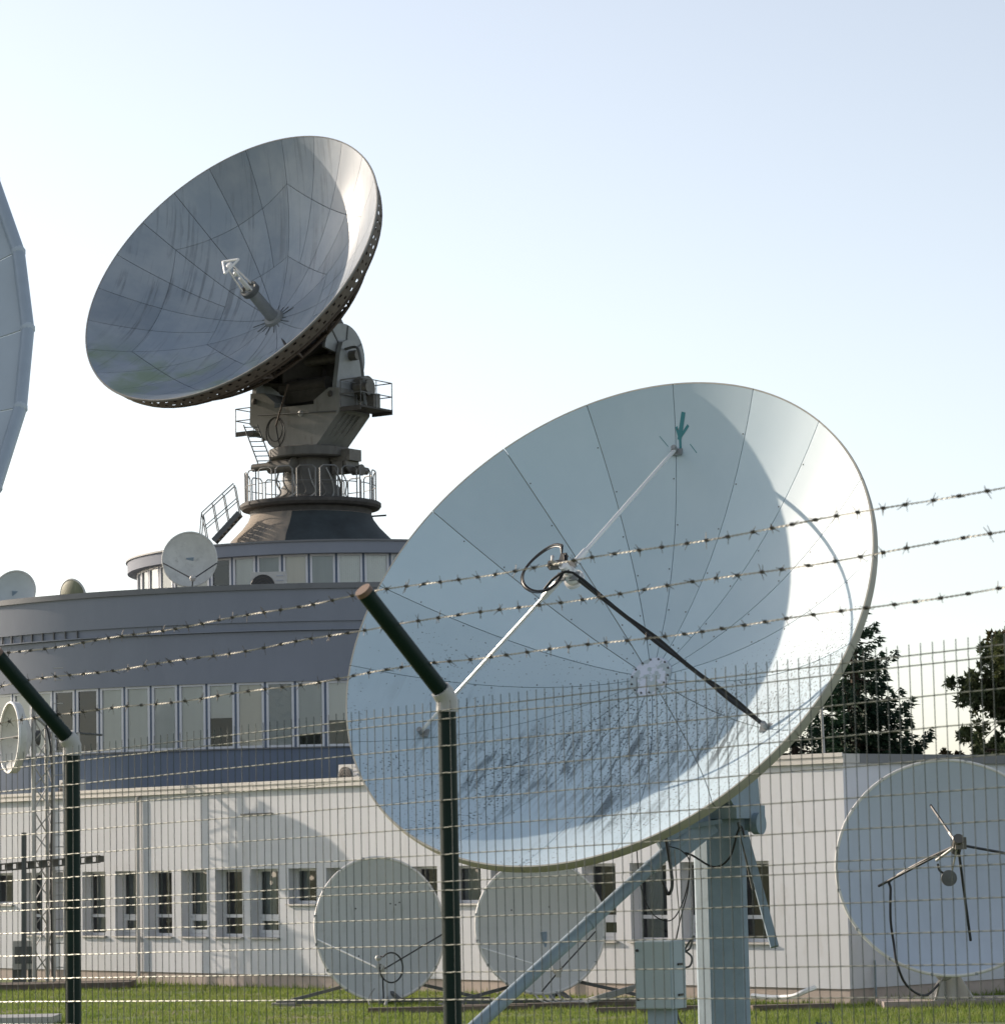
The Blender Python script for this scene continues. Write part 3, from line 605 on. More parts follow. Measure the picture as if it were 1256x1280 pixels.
for pts in ([(851, 1192, 0), (862, 1186, 0), (866, 1172, 0)], [(851, 1186, 0), (864, 1196, 0), (862, 1208, 0), (852, 1210, 0)], [(852, 1196, 0), (860, 1180, 0), (868, 1170, 0)], [(845, 1262, 0), (849, 1276, 0), (856, 1284, 0)]): cable('conduit', pts, .012, 31.6, cab, 'steel_dark')

# ================================================================ TOWER DISH
TC = np.array([-8.2483, 92., 20.8988]); TN = nrm([-.4724, -.7033, .5313]); TR, TD = 5.281, 2.6225
TF = dframe(TC, TN, TD); twx = at(388, 600, 92.5)[0]; TB = np.array([twx, 92.5, UT])
tz = lambda y: at(388, y, 92.5)[2]
tower = thing('tower_antenna', 'old weathered grey dish antenna tilted up on the roof tower of the round building', 'dish antenna', TB)
hexv = R_(31)
def hexr(rv): 
    return lambda t: rv*TR*math.cos(math.pi/6)/math.cos(((t-hexv) % (math.pi/3))-math.pi/6)
ringdef = [(lambda t: .30, hexr(.42), 12), (hexr(.42), hexr(.80), 24), (hexr(.80), lambda t: TR, 24)]
for rin, rout, n_ in ringdef:
    for k_ in range(n_):
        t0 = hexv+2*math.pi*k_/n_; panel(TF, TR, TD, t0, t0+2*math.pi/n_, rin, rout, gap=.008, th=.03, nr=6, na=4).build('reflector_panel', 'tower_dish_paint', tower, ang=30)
lp = MB(); lp.lathe([(TR-.01, TD), (TR+.03, TD+.005), (TR+.04, TD-.05), (TR-.02, TD-.05)], TF, 120); lp.build('rim_edge', 'tower_grey', tower)
sk = MB(); NB = 6; sk.lathe([(TR+.03-.13*q/NB, TD-.05-.44*q/NB) for q in range(NB+1)], TF, 300, skip=lambda i, q: q in (1, 4) and i % 3 == (q//3)); so_ = sk.build('perforated_skirt', 'skirt', tower, ang=20); so_['kind'] = 'stuff'
for q_, (rr, zz_) in enumerate(((TR-.20, TD-.60), (TR-1.2, TD-1.55), (TR-2.4, TD-2.35))):
    b_ = MB(); b_.tube([TF(rr*math.cos(t), rr*math.sin(t), zz_) for t in np.linspace(0, 2*math.pi, 73)[:-1]], .05, 6, closed=True); b_.build('ring_beam', 'tower_rust', tower)
for k_ in range(24):
    t = hexv+2*math.pi*k_/24; u = lambda r, z: TF(r*math.cos(t), r*math.sin(t), z)
    b_ = MB(); lo = [u(TR-.20, TD-.60), u(TR-1.2, TD-1.55), u(TR-2.4, TD-2.35), u(1.3, -.95)]; hr = [TR-.12, TR-1.0, TR-2.2, 1.4]; hi = [u(q, TD*(q/TR)**2-.22) for q in hr]
    for P in (lo, hi): 
        for i in range(3): b_.bar(P[i], P[i+1], .06, .06)
    for i in range(4): b_.bar(lo[i], hi[i], .05, .05)
    for i in range(3): b_.bar(lo[i], hi[i+1], .045, .045)
    b_.build('back_truss', 'tower_rust', tower, smooth=False)
b_ = MB(); b_.lathe([(q, TD*(q/TR)**2-.16) for q in np.linspace(TR-.06, .5, 12)], TF, 72); b_.build('back_cladding', 'tower_rust', tower)
b_ = MB(); b_.lathe([(.5, -.12), (1.7, -.2), (1.85, -.35), (1.6, -1.75), (.02, -1.75)], TF, 24); b_.build('hub_drum', 'tower_dark', tower)
# feed cone
fc_ = MB(); fc_.lathe([(.34, .0), (.30, .12), (.20, .14), (.185, 1.30), (.26, 1.33), (.27, 1.42), (.20, 1.44), (.0, 1.44)], TF, 24); fo = fc_.build('feed_cone', 'gear_grey', tower)
fc_ = MB(); fc_.lathe([(.275, 1.32), (.30, 1.34), (.30, 1.50), (.25, 1.52), (.2, 1.50)], TF, 24); fc_.build('feed_collar', 'steel_dark', fo)
for k_ in range(3):
    t = R_(-30+120*k_); b_ = MB(); b_.tube([TF(.22*math.cos(t), .22*math.sin(t), 1.48), TF(.12*math.cos(t), .12*math.sin(t), 2.45)], .03, 6); b_.build('feed_leg', 'strut_white', fo)
b_ = MB(); b_.cyl(TF(0, 0, 1.5), TF(0, 0, 2.0), .09, 12, .06); b_.ball(TF(0, 0, 2.2), .10, 10); b_.build('feed_horn', 'strut_white', fo)
for s_, sc_ in ((.36, 1.), ):
    for k_ in range(3):
        t = R_(30+120*k_); t2 = R_(30+120*(k_+1)); b_ = MB(); b_.tube([TF(s_*math.cos(t), s_*math.sin(t), 2.62), TF(s_*math.cos(t2), s_*math.sin(t2), 2.62)], .04, 6); b_.build('subreflector_frame', 'strut_white', fo)
b_ = MB(); b_.lathe([(.12, 2.56), (.11, 2.62), (.06, 2.66), (.001, 2.66)], TF, 16); b_.build('subreflector', 'strut_white', fo)
for k_ in range(16):   # dirt runs fanned round the foot of the feed, built as thin dark tubes
    t = 2*math.pi*k_/16+rnd.uniform(-.1, .1); r1 = rnd.uniform(.45, .75); b_ = MB(); b_.tube([TF(.32*math.cos(t), .32*math.sin(t), .02), TF(r1*math.cos(t), r1*math.sin(t), TD*(r1/TR)**2+.01)], .012, 4); b_.build('dirt_run', 'steel_dark', fo)
# pedestal
PZ = Fr((TB[0], TB[1], 0), (1, 0, 0), (0, 1, 0), (0, 0, 1))
zb_, zd0, zd1, zn, zr0, zr1 = UT-.1, tz(645), tz(630), tz(610), tz(575), tz(562)
def tl(name, prof, m, n=64): b_ = MB(); b_.lathe(prof, PZ, n); return b_.build(name, m, tower, ang=25)
m, k, b = newmat('cone_stain'); tc_ = k.n.new('ShaderNodeTexCoord'); v = tc_.outputs['Object']
c = k.mix(k.rng(k.noise(k.mapping(v, (0, 0, 0), (1, 1, .3)), 1.6, 6), .4, .62), rgba((.27, .225, .18)), rgba((.15, .135, .12)))
vo = k.n.new('ShaderNodeTexVoronoi'); k.L.new(v, vo.inputs[0]); vo.inputs['Scale'].default_value = 5
c = k.mix(k.math('MULTIPLY', k.rng(vo.outputs['Distance'], .13, .10), k.rng(k.noise(v, 1.1, 2), .5, .6)), c, rgba((.5, .5, .5))); k.L.new(c, b.inputs['Base Color']); b.inputs['Roughness'].default_value = .85
mat('cone_dark', (.03, .04, .045), .7, var=.35, scale=1.5)
tl('cone_base', [(2.75, zb_), (2.46, tz(677)), (2.10, tz(662)), (1.92, tz(652)), (1.86, zd0-.02)], 'cone_stain')
b_ = MB(); b_.lathe([(2.755, zb_), (2.468, tz(677)), (2.108, tz(662)), (1.928, tz(652)), (1.868, zd0-.03)], PZ, 40, R_(-104), R_(80)); b_.build('dark_shell', 'cone_dark', tower)  # second shell over the cone, dark from the front round the right side
tl('platform_edge', [(1.86, zd0-.02), (1.86, zd0+.14), (2.10, zd0+.17), (2.16, zd0+.25), (2.16, zd1-.03), (2.12, zd1), (.4, zd1)], 'tower_dark')
tl('pedestal_foot', [(1.30, zd1), (1.18, zd1+.12), (1.0, zn-.28), (.90, zn), (.86, zn+.05)], 'tower_mid')
tl('pedestal_column', [(.80, zn), (.80, zr0)], 'tower_mid', 20)
tl('slew_ring', [(.80, zr0-.02), (1.22, zr0), (1.27, zr0+.04), (1.27, zr1-.03), (1.2, zr1), (.2, zr1)], 'tower_mid')
for k_ in range(20): t = 2*math.pi*k_/20; b_ = MB(); b_.box((1.22*math.cos(t), 1.22*math.sin(t), zd1+.03), (.05, .05, .06), PZ); b_.build('anchor_bolt', 'machine', tower, smooth=False)
th_ = nrm([TN[0], TN[1], 0]); TX = np.array([-th_[1], th_[0], 0]); TX = TX if TX[0] > 0 else -TX
YF = Fr((TB[0], TB[1], 0), TX, -th_, (0, 0, 1))
def YW(px, py, ly):   # local (x, z) on the plane local-y = ly seen at a pixel
    D = ray(px, py); o = CAMP-YF.O; t = (ly-o@YF.A[1])/(D@YF.A[1]); P = o+D*t; return (P@YF.A[0], P@YF.A[2])
pl_ = [YW(*q, -.75) for q in ((313, 492), (329, 491), (343, 503), (343, 510), (392, 505), (392, 500), (411, 484), (424, 484), (424, 514), (393, 559), (392, 562), (345, 562), (312, 531))]
b_ = MB(); b_.prism(pl_, YF, -.75, .80); b_.build('yoke', 'tower_grey', tower, smooth=False)
xs_ = [p[0] for p in pl_]; xl, xr = min(xs_), max(xs_)
for (px, py) in ((318, 502), (413, 492), (376, 517)):
    x_, z_ = YW(px, py, -.76); b_ = MB(); b_.lathe([(.08, 0), (.10, .03), (.07, .05), (.001, .05)], Fr(YF(x_, -.75, z_), YF.A[0], YF.A[2], -YF.A[1]), 14); b_.build('bearing_cap', 'tower_dark' if py < 510 else 'gear_grey', tower)
b_ = MB(); a_ = YW(352, 517, -.78); c_ = YW(420, 514, -.78); b_.tube([YF(a_[0]-.9, -.80, a_[1]+.03), YF(c_[0], -.80, c_[1])], .02, 5); b_.build('pipe', 'steel_dark', tower)
for fq in (.18, .34, .5, .66):   # stiffeners on the right face
    b_ = MB(); zt_ = pl_[8][1]; b_.bar(YF(xr+.01-.9*0, -.7+1.5*fq, zt_-.05), YF(pl_[9][0]+.02, -.7+1.5*fq, pl_[9][1]+.1), .04, .05); b_.build('stiffener', 'tower_grey', tower, smooth=False)
# right elevation plate, gear sector
elx, elz = YW(423, 447, .1)
b_ = MB(); b_.prism([(0, 0), (.0, 0), (0, 0)], YF, 0, 0) if False else None
b_ = MB(); FE = Fr(YF(xr-.30, 0, 0), YF.A[1], YF.A[0], YF.A[2])   # x: back, y: right, z
pp = [(-.75, pl_[7][1]-.2), (.85, pl_[7][1]-.2), (.50, elz+.05), (.35, elz+.38), (.0, elz+.5), (-.35, elz+.38), (-.5, elz)]
b_.prism(pp, FE, 0, .16); b_.build('bearing_plate', 'gear_grey', tower, smooth=False)
b_ = MB(); b_.prism([(-q[0], q[1]) for q in pp], Fr(YF(xl+.05, 0, 0), -YF.A[1], YF.A[0], YF.A[2]), 0, .16); b_.build('bearing_plate', 'gear_grey', tower, smooth=False)
gc = YF(xr-.42, .05, elz); GF = Fr(gc, YF.A[1], YF.A[2], YF.A[0])
b_ = MB(); r_g = 1.02; A_ = np.linspace(R_(-60), R_(170), 30); b_.add([GF(0, 0, s_*.05) for s_ in (-1, 1)]+[GF(r_g*math.cos(t), r_g*math.sin(t), s_*.05) for t in A_ for s_ in (-1, 1)],
    [(0, 2+2*i, 4+2*i) for i in range(29)]+[(1, 5+2*i, 3+2*i) for i in range(29)]+[(2+2*i, 3+2*i, 5+2*i, 4+2*i) for i in range(29)]); b_.build('gear_sector', 'gear_grey', tower)
for t in (R_(-20), R_(30), R_(80), R_(130)): b_ = MB(); b_.bar(GF(0, 0, .06), GF(r_g*.97*math.cos(t), r_g*.97*math.sin(t), .06), .03, .04); b_.build('sector_rib', 'steel_dark', tower, smooth=False)
b_ = MB(); b_.cyl(gc-YF.A[0]*(xr-xl-.7), gc+YF.A[0]*.55, .16, 16); b_.build('elevation_shaft', 'machine', tower)
b_ = MB(); c0 = YF(xr+.05, .35, elz-1.0); b_.cyl(c0-YF.A[0]*.1, c0+YF.A[0]*.22, .38, 20); b_.cyl(c0+YF.A[0]*.22, c0+YF.A[0]*.30, .26, 20); b_.build('drive_gearbox', 'machine', tower)
# dish cradle
for sx in (-1, 1):
    b_ = MB(); x_ = sx*.85; b_.bar(YF(x_, .05, elz), TF(sx*.9, .8, -1.1), .22, .45); b_.bar(YF(x_, .05, elz), TF(sx*.9, -.9, -1.1), .22, .35); b_.build('cradle_arm', 'tower_dark', tower, smooth=False)
b_ = MB(); b_.bar(YF(0, .1, elz-.2), TF(0, 0, -1.5), 1.7, 1.5); b_.build('counterweight', 'tower_dark', tower, smooth=False)
for (lx, q_) in ((-1.2, TF(-1.6, -.8, -.9)), (1.2, TF(1.6, -.8, -.9)), (-.5, TF(-.6, -1.7, -.7)), (.5, TF(.6, -1.7, -.7)), (0, TF(0, -2.2, -.5))):
    b_ = MB(); b_.bar(YF(lx*.7, -.3, elz-.9), q_, .12, .12); b_.build('cradle_strut', 'tower_dark', tower, smooth=False)
b_ = MB(); b_.box((.1, .1, elz-1.05), (1.6, .9, .55), YF); b_.cyl(YF(-.9, -.2, elz-.8), YF(.9, -.2, elz-.8), .22, 12); b_.build('screw_jack_housing', 'tower_dark', tower)
# side platforms with rails
def platform(x0, x1, y0, y1, z, h, name='service_platform'):
    b_ = MB(); b_.box(((x0+x1)/2, (y0+y1)/2, z), (x1-x0, y1-y0, .06), YF); b_.bar(YF(x0, y0, z-.06), YF(x1, y0, z-.06), .05, .12); b_.bar(YF(x0, y1, z-.06), YF(x1, y1, z-.06), .05, .12)
    pf = b_.build(name, 'tower_dark', tower, smooth=False); P = [(x0, y0), (x1, y0), (x1, y1), (x0, y1)]
    for i in range(4):
        (xa, ya), (xb, yb) = P[i], P[(i+1) % 4]; r = MB()
        for q in (.5, 1.): r.tube([YF(xa, ya, z+h*q), YF(xb, yb, z+h*q)], .018, 5)
        n_ = max(1, int(abs(xb-xa+yb-ya)/.7))
        for q in range(n_+1): x_, y_ = xa+(xb-xa)*q/n_, ya+(yb-ya)*q/n_; r.tube([YF(x_, y_, z), YF(x_, y_, z+h)], .016, 5)
        r.build('guard_rail', 'rail', pf)
    return pf
zpl = YW(460, 511, 0)[1]; pr = platform(xr+.05, xr+.80, -.75, .85, zpl, .85); platform(xl-.75, xl-.05, -.5, .8, zpl-.35, .75)
b_ = MB(); c0 = YF(xr+.25, -.25, zpl+.62); b_.cyl(c0, c0+YF.A[0]*.3, .13, 12); b_.cyl(c0+YF.A[0]*.3, c0+YF.A[0]*.5, .17, 12); b_.box((xr+.65, .1, zpl+.2), (.25, .3, .4), YF); b_.cyl(YF(xr+.5, .4, zpl), YF(xr+.5, .4, zpl+.5), .15, 12); b_.build('drive_motor', 'machine', tower)
b_ = MB(); b_.tube(spline([YF(xr-.1, -.3, elz+.15), YF(xr+.25, -.3, elz+.18), YF(xr+.42, -.3, elz+.05), YF(xr+.55, -.3, elz-.6), YF(xr+.62, -.3, zpl+.1)], 5), .045, 6); b_.build('duct_pipe', 'steel_dark', tower)
b_ = MB(); c0 = YF(xl-.45, .2, zpl-.02); b_.cyl(c0, c0+YF.A[0]*.5, .10, 10); b_.build('drive_motor', 'machine', tower)
# gearboxes round the slewing ring
for (px, py, ly, L_, r_) in ((326, 584, -.9, .6, .12), (352, 583, -1.0, .9, .20), (430, 580, .2, .55, .27), (446, 588, .3, .3, .14)):
    x_, z_ = YW(px, py, ly); b_ = MB(); b_.cyl(YF(x_-L_/2, ly, z_), YF(x_+L_/2, ly, z_), r_, 14); b_.cyl(YF(x_+L_/2, ly, z_), YF(x_+L_/2+.05, ly, z_), r_*1.25, 14); b_.cyl(YF(x_, ly, z_), YF(x_, ly+.5, z_), r_*.7, 10); b_.build('slew_drive', 'machine', tower)
x_, z_ = YW(432, 570, .2); b_ = MB(); b_.box((x_, .2, z_), (.75, .6, .35), YF); b_.box((x_-.1, .1, z_-.35), (.4, .4, .4), YF); b_.build('drive_housing', 'machine', tower, smooth=False)
for k_ in range(9):
    a0 = R_(-150+15*k_); b_ = MB(); r0 = rnd.uniform(.85, 1.1); P = [PZ(r0*math.cos(a0), r0*math.sin(a0), zn+.5), PZ((r0+.15)*math.cos(a0+.1), (r0+.15)*math.sin(a0+.1), zn+.1), PZ(1.15*math.cos(a0+.2), 1.15*math.sin(a0+.2), zd1+.25), PZ(1.4*math.cos(a0), 1.4*math.sin(a0), zd1+.03)]
    b_.tube(spline(P, 4), rnd.uniform(.015, .035), 5); b_.build('pipe', 'machine' if k_ % 2 else 'cable_grey', tower)
# cables in front of the yoke
for k_, (rr, cx_, cz_) in enumerate(((.36, 343, 540), (.28, 344, 537))):
    x_, z_ = YW(cx_, cz_, -.9); b_ = MB(); b_.tube([YF(x_+rr*math.cos(t), -.85-.05*k_, z_+rr*1.3*math.sin(t)) for t in np.linspace(0, 2*math.pi, 25)[:-1]], .018, 5, closed=True); b_.build('cable_loop', 'cable_black', tower)
a_, c_ = YW(360, 480, -1.0), YW(345, 532, -.9); b_ = MB(); b_.tube([YF(a_[0], -1.0, a_[1]), YF(c_[0], -.9, c_[1])], .03, 6); b_.build('cable_rod', 'tower_rust', tower)
a_, c_ = YW(345, 532, -.9), YW(352, 566, -.9); b_ = MB(); b_.tube(spline([YF(a_[0], -.9, a_[1]), YF(a_[0]+.12, -.95, (a_[1]+c_[1])/2), YF(c_[0], -.9, c_[1])], 5), .02, 5); b_.build('cable', 'cable_black', tower)
# deck railings: separate hoops round the platform
for k_ in range(18):
    t0 = R_(20*k_+2); t1 = t0+R_(16); r = 2.0; h = .95; n_ = 6; b_ = MB()
    arc = [(r*math.cos(t0+(t1-t0)*i/n_), r*math.sin(t0+(t1-t0)*i/n_)) for i in range(n_+1)]
    P = [PZ(*arc[0], zd1)]+[PZ(*arc[0], zd1+h-.08)]+[PZ(x, y, zd1+h) for x, y in arc[1:-1]]+[PZ(*arc[-1], zd1+h-.08), PZ(*arc[-1], zd1)]
    b_.tube(P, .022, 5); b_.tube([PZ(x, y, zd1+.5) for x, y in arc], .016, 5); b_.build('deck_railing', 'rail', tower)
# ladder on the yoke, stair up the cone
def ladder(p, q, wv, wd, n_, r, name, par, m_='steel_dark'):
    b_ = MB(); b_.tube([p-wv*wd/2, q-wv*wd/2], r, 5); b_.tube([p+wv*wd/2, q+wv*wd/2], r, 5); lo = b_.build(name, m_, par)
    for i in range(n_): c_ = p+(q-p)*(i+.5)/n_; s_ = MB(); s_.bar(c_-wv*wd/2, c_+wv*wd/2, r*1.3, r*1.3); s_.build('rung', m_, lo, smooth=False)
ladder(at(313, 531, 92.3), at(331, 579, 92.0), np.array([1., 0, 0]), .42, 8, .022, 'ladder', tower)
s0, s1 = at(268, 677, 91.2), at(300, 642, 91.2)
b_ = MB(); b_.bar(s0+[0, -.3, 0], s1+[0, -.3, 0], .05, .16); st_ = b_.build('stair', 'steel_dark', tower, smooth=False)
b_ = MB(); b_.bar(s0+[0, .3, 0], s1+[0, .3, 0], .05, .16); b_.build('stringer', 'steel_dark', st_, smooth=False)
for i in range(7): c_ = s0+(s1-s0)*(i+.5)/7; b_ = MB(); b_.box(c_, (.22, .6, .035)); b_.build('tread', 'steel_dark', st_, smooth=False)
for dy in (-.3, .3):
    b_ = MB(); up = np.array([-.15, 0, .85]); a_, c_ = s0+[-.2, dy, 0], s1+[.0, dy, 0]; b_.tube([a_+up*.2+[-.2, 0, -.2], a_+up, c_+up*1.05], .02, 5); b_.tube([a_+up*.5, c_+up*.5], .016, 5)
    for q in (0, .33, .66, 1): b_.tube([a_+(c_-a_)*q, a_+(c_-a_)*q+up], .018, 5)
    b_.build('stair_rail', 'rail', st_)
b_ = MB(); b_.tube([PZ(1.86, 0, zd0-.05), PZ(1.86, 0, zd0-.05)+[.45, -.2, 0]], .03, 6); b_.build('drain_spout', 'steel_dark', tower)
# ================================================================ LEFT GIANT DISH (rim only in the frame)
LN = nrm([.15, -.85, .42]); LR, LD = 6.1, 2.0; LC = at(-688, 403, 32.0)
LF = dframe(LC, LN, LD); gl = ground_z(LC[0], LC[1])
left = thing('dish_antenna', 'giant blue grey dish whose tubular polygon rim enters at the left edge', 'dish antenna', (LC[0]+1.2, LC[1]+1.6, gl))
NL = 36; ph = None
# put a rim joint on the pixel row 408 at the edge
best = min(range(720), key=lambda i: abs((lambda P: (640-F*(P@CU)/(P@CF))-408)(LF(LR*math.cos(R_(i/2)), LR*math.sin(R_(i/2)), LD)-CAMP))+(0 if abs(i/2-20) < 50 else 999))
ph = R_(best/2)
for k_ in range(NL):
    t0 = ph+2*math.pi*k_/NL; t1 = t0+2*math.pi/NL
    panel(LF, LR, LD, t0, t1, lambda t: .4, lambda t: LR*math.cos(math.pi/NL)/math.cos(t-t0-math.pi/NL)-.02, gap=.008, nr=8, na=2).build('reflector_panel', 'left_dish', left, ang=30)
    A_, B_ = LF(LR*math.cos(t0), LR*math.sin(t0), LD-.02), LF(LR*math.cos(t1), LR*math.sin(t1), LD-.02)
    b_ = MB(); b_.tube([A_, B_], .075, 12); b_.build('rim_tube', 'left_dish_rim', left)
    b_ = MB(); b_.ball(A_, .085, 10); b_.build('rim_joint', 'left_dish', left)
    b_ = MB()
    for q in range(7): r0, r1 = .6+(LR-.75)*q/7, .6+(LR-.75)*(q+1)/7; b_.bar(LF(r0*math.cos(t0), r0*math.sin(t0), LD*(r0/LR)**2-.14), LF(r1*math.cos(t0), r1*math.sin(t0), LD*(r1/LR)**2-.14), .06, .10, LN)
    b_; b_.build('backing_rib', 'galv', left, smooth=False)
b_ = MB(); b_.lathe([(.42, .02), (.40, .05), (.001, .05)], LF, 24); b_.build('hub_plate', 'left_dish_rim', left)
b_ = MB(); b_.lathe([(.9, 0.), (.9, -.7), (.01, -.7)], LF, 24); b_.build('hub_drum', 'galv', left)
for t in (R_(90), R_(210), R_(330)): b_ = MB(); b_.tube([LF(.7*LR*math.cos(t), .7*LR*math.sin(t), LD*.49), LF(0, 0, 3.2)], .05, 8); b_.build('feed_strut', 'strut_white', left)
b_ = MB(); b_.cyl(LF(0, 0, 3.1), LF(0, 0, 3.4), .14, 14); b_.build('feed_horn', 'strut_white', left)
b_ = MB(); hb = LF(0, 0, -.7); b_.cyl([hb[0]+.3, hb[1]+.3, gl-.2], [hb[0]+.3, hb[1]+.3, hb[2]+.2], .55, 20); b_.build('column', 'galv', left)

# ================================================================ LAWN DISHES
def small_dish(name, label, group, base, C, n, Rx, Rz, depth, face, feedpt, struts, rim_m='dish_rim_light', halves=True):
    """solid-skinned dish in two halves with rolled rim, feed tripod and stand"""
    t = thing(name, label, 'dish antenna', base, group)
    n = nrm(n); a = nrm(np.cross([0, 0, 1.], n)); b = np.cross(n, a)
    class E(Fr):
        pass
    fr = Fr(np.asarray(C)-n*depth, a, b, n); fr.A = np.array([a*Rx, b*Rz, n*1.0])
    for h in ((0, 1) if halves else (0,)):
        a0 = math.pi*h+ .0; bb = MB(); t0, t1 = (a0+.002, a0+math.pi-.002) if halves else (0, 2*math.pi)
        pr = [(.001, 0)]+[(q/10, depth*(q/10)**2) for q in range(1, 11)]+[(1.0, depth-.02)]+[(q/10, depth*(q/10)**2-.03) for q in range(9, 0, -1)]+[(.001, -.03)]
        bb.lathe(pr, fr, 40, t0, t1); bb.build('reflector', face, t, ang=50)
    bb = MB(); bb.tube([fr(1.008*math.cos(q), 1.008*math.sin(q), depth-.01) for q in np.linspace(0, 2*math.pi, 73)[:-1]], .028, 8, closed=True); bb.build('rim', rim_m, t)
    if halves:
        for k_ in range(16):
            q = 2*math.pi*(k_+.5)/16; bb = MB(); bb.box(fr(1.012*math.cos(q), 1.012*math.sin(q), depth-.02), (.05, .07, .05)); bb.build('rim_clamp', 'gear_grey', t, smooth=False)
    return t, fr
dA, dB = None, None
def lawn_dish(px, py, wpx, hpx, Y, basepx, n, label, face):
    C = at(px, py, Y); sc = F/Y; Cb = at(basepx[0], basepx[1], Y+.35); base = (Cb[0], Cb[1], 0)
    t, fr = small_dish('satellite_dish', label, 'satellite dishes on the lawn', base, C, n, wpx/2/sc/abs(math.cos(math.atan2(n[0], -n[1]))), hpx/2/sc/math.cos(math.asin(nrm(n)[2])), .30, face, None, None)
    B = np.array([Cb[0], Cb[1], 0])
    b_ = MB(); b_.cyl(B+[0, 0, .05], [B[0], B[1], C[2]-.2], .06, 14); b_.build('mast', 'galv', t)
    b_ = MB(); b_.bar([B[0], B[1], C[2]-.25], fr(0, -.15, -.30), .35, .28); b_.build('mount_bracket', 'galv', t, smooth=False)
    b_ = MB()
    b_.tube([fr(q*.6, .0, .05-.25) for q in (-1, 0, 1)], .03, 6); b_.tube([fr(0, q*.6, .05-.25) for q in (-1, 0, 1)], .03, 6); b_.build('back_frame', 'galv', t)
    # tripod foot frame
    for dx, dy in ((-1.75, -.35), (1.75, -.35), (.1, 1.3), (.35, -1.0)):
        b_ = MB(); b_.bar(B+[dx, dy, .09], B+[dx*.06, dy*.06, .48 if abs(dx) > 1 else .30], .06, .06); b_.build('foot_brace', 'steel_dark', t, smooth=False)
    b_ = MB(); b_.bar(B+[-2.0, -.38, .06], B+[2.0, -.38, .06], .08, .07); b_.build('base_beam', 'steel_dark', t, smooth=False)
    b_ = MB(); b_.bar(B+[0, -1.1, .055], B+[0, 1.4, .055], .08, .07); b_.build('base_beam', 'steel_dark', t, smooth=False)
    for dx in (-1.85, 1.85): b_ = MB(); b_.box(B+[dx, -.38, .02], (.45, .45, .08)); b_.build('footing_slab', 'concrete', t, smooth=False)
    return t, fr, B, sc
t, fr, B, sc = lawn_dish(475, 1161, 157, 174, 57.5, (480, 1252), (.22, -.95, .20), 'grey lawn dish with a black cable loop, left of the middle fence post', 'small_dish_face')
fp = at(478, 1213, 56.2)
for (e, m_) in ((fr(-1, -.12, .28), 'strut_white'), (fr(.98, -.10, .28), 'strut_dark'), (fr(.0, -.97, .28), 'strut_dark')): b_ = MB(); b_.tube([e, fp], .018 if m_ == 'strut_white' else .014, 6); b_.build('feed_arm', m_, t)
b_ = MB(); b_.cyl(fp+[-.02, .12, .03], fp+[-.05, -.1, .06], .07, 10); b_.box(fp+[0, 0, -.06], (.09, .09, .16)); b_.ball(fp+[-.07, -.05, .22], .06, 8); b_.build('feed_horn', 'coping_metal', t)
b_ = MB(); lc = at(489, 1210, 56.1); b_.tube([fp+[-.08, 0, .25]]+[lc+[.21*math.cos(q), 0, .27*math.sin(q)] for q in np.linspace(2.3, -3.4, 26)]+[fp], .016, 5); b_.build('cable_loop', 'cable_black', t)
b_ = MB(); b_.tube(spline([at(468, 1236, 56.8), at(461, 1248, 56.6), at(463, 1258, 56.5), at(472, 1262, 56.6)], 5), .014, 5); b_.tube(spline([at(484, 1247, 56.6), at(480, 1262, 56.3), at(470, 1272, 56.2)], 5), .03, 5); b_.build('cable', 'cable_grey', t)
for k_, (u, v_) in enumerate(((-.33, .32), (.22, .38), (.30, .36), (.36, .39), (-.32, -.35))):
    b_ = MB(); r2 = u*u+v_*v_; b_.lathe([(.016, 0), (.012, .008), (.001, .008)], Fr(fr(u, v_, .3*r2+.003), (1, 0, 0), (0, 0, 1), (0, -1, 0)), 7); b_.build('bolt_head', 'cable_black', t)
t, fr, B, sc = lawn_dish(675.5, 1158, 158, 163, 56.0, (690, 1252), (.12, -.97, .18), 'plain grey dish behind the diagonal brace tube, right of its neighbour', 'small_dish_face_b')
fp = at(698, 1215, 54.9)
for (e, m_) in ((fr(.86, -.10, .28), 'strut_dark'), (fr(-.02, -.97, .28), 'strut_dark'), (fr(-.93, -.3, .28), 'strut_white')): b_ = MB(); b_.tube([e, fp], .014, 6); b_.build('feed_arm', m_, t)
b_ = MB(); b_.cyl(fp+[-.02, .12, .03], fp+[-.03, -.1, .12], .09, 10); b_.box(fp+[0, 0, -.03], (.1, .1, .14)); b_.build('feed_horn', 'coping_metal', t)
for k_ in range(4): b_ = MB(); b_.tube(spline([at(668+10*k_, 1243, 55.4), at(678+9*k_, 1252, 55), at(708+6*k_, 1257-2*k_, 54.6), at(752, 1250-2*k_, 54.3), at(792+k_, 1238-2*k_, 54.4)], 5), .018, 5); b_.build('cable', 'cable_grey', t)
for (u, v_) in ((-.42, .28), (.18, .32), (-.38, -.42)): b_ = MB(); r2 = u*u+v_*v_; b_.lathe([(.016, 0), (.012, .008), (.001, .008)], Fr(fr(u, v_, .3*r2+.003), (1, 0, 0), (0, 0, 1), (0, -1, 0)), 7); b_.build('bolt_head', 'cable_black', t)
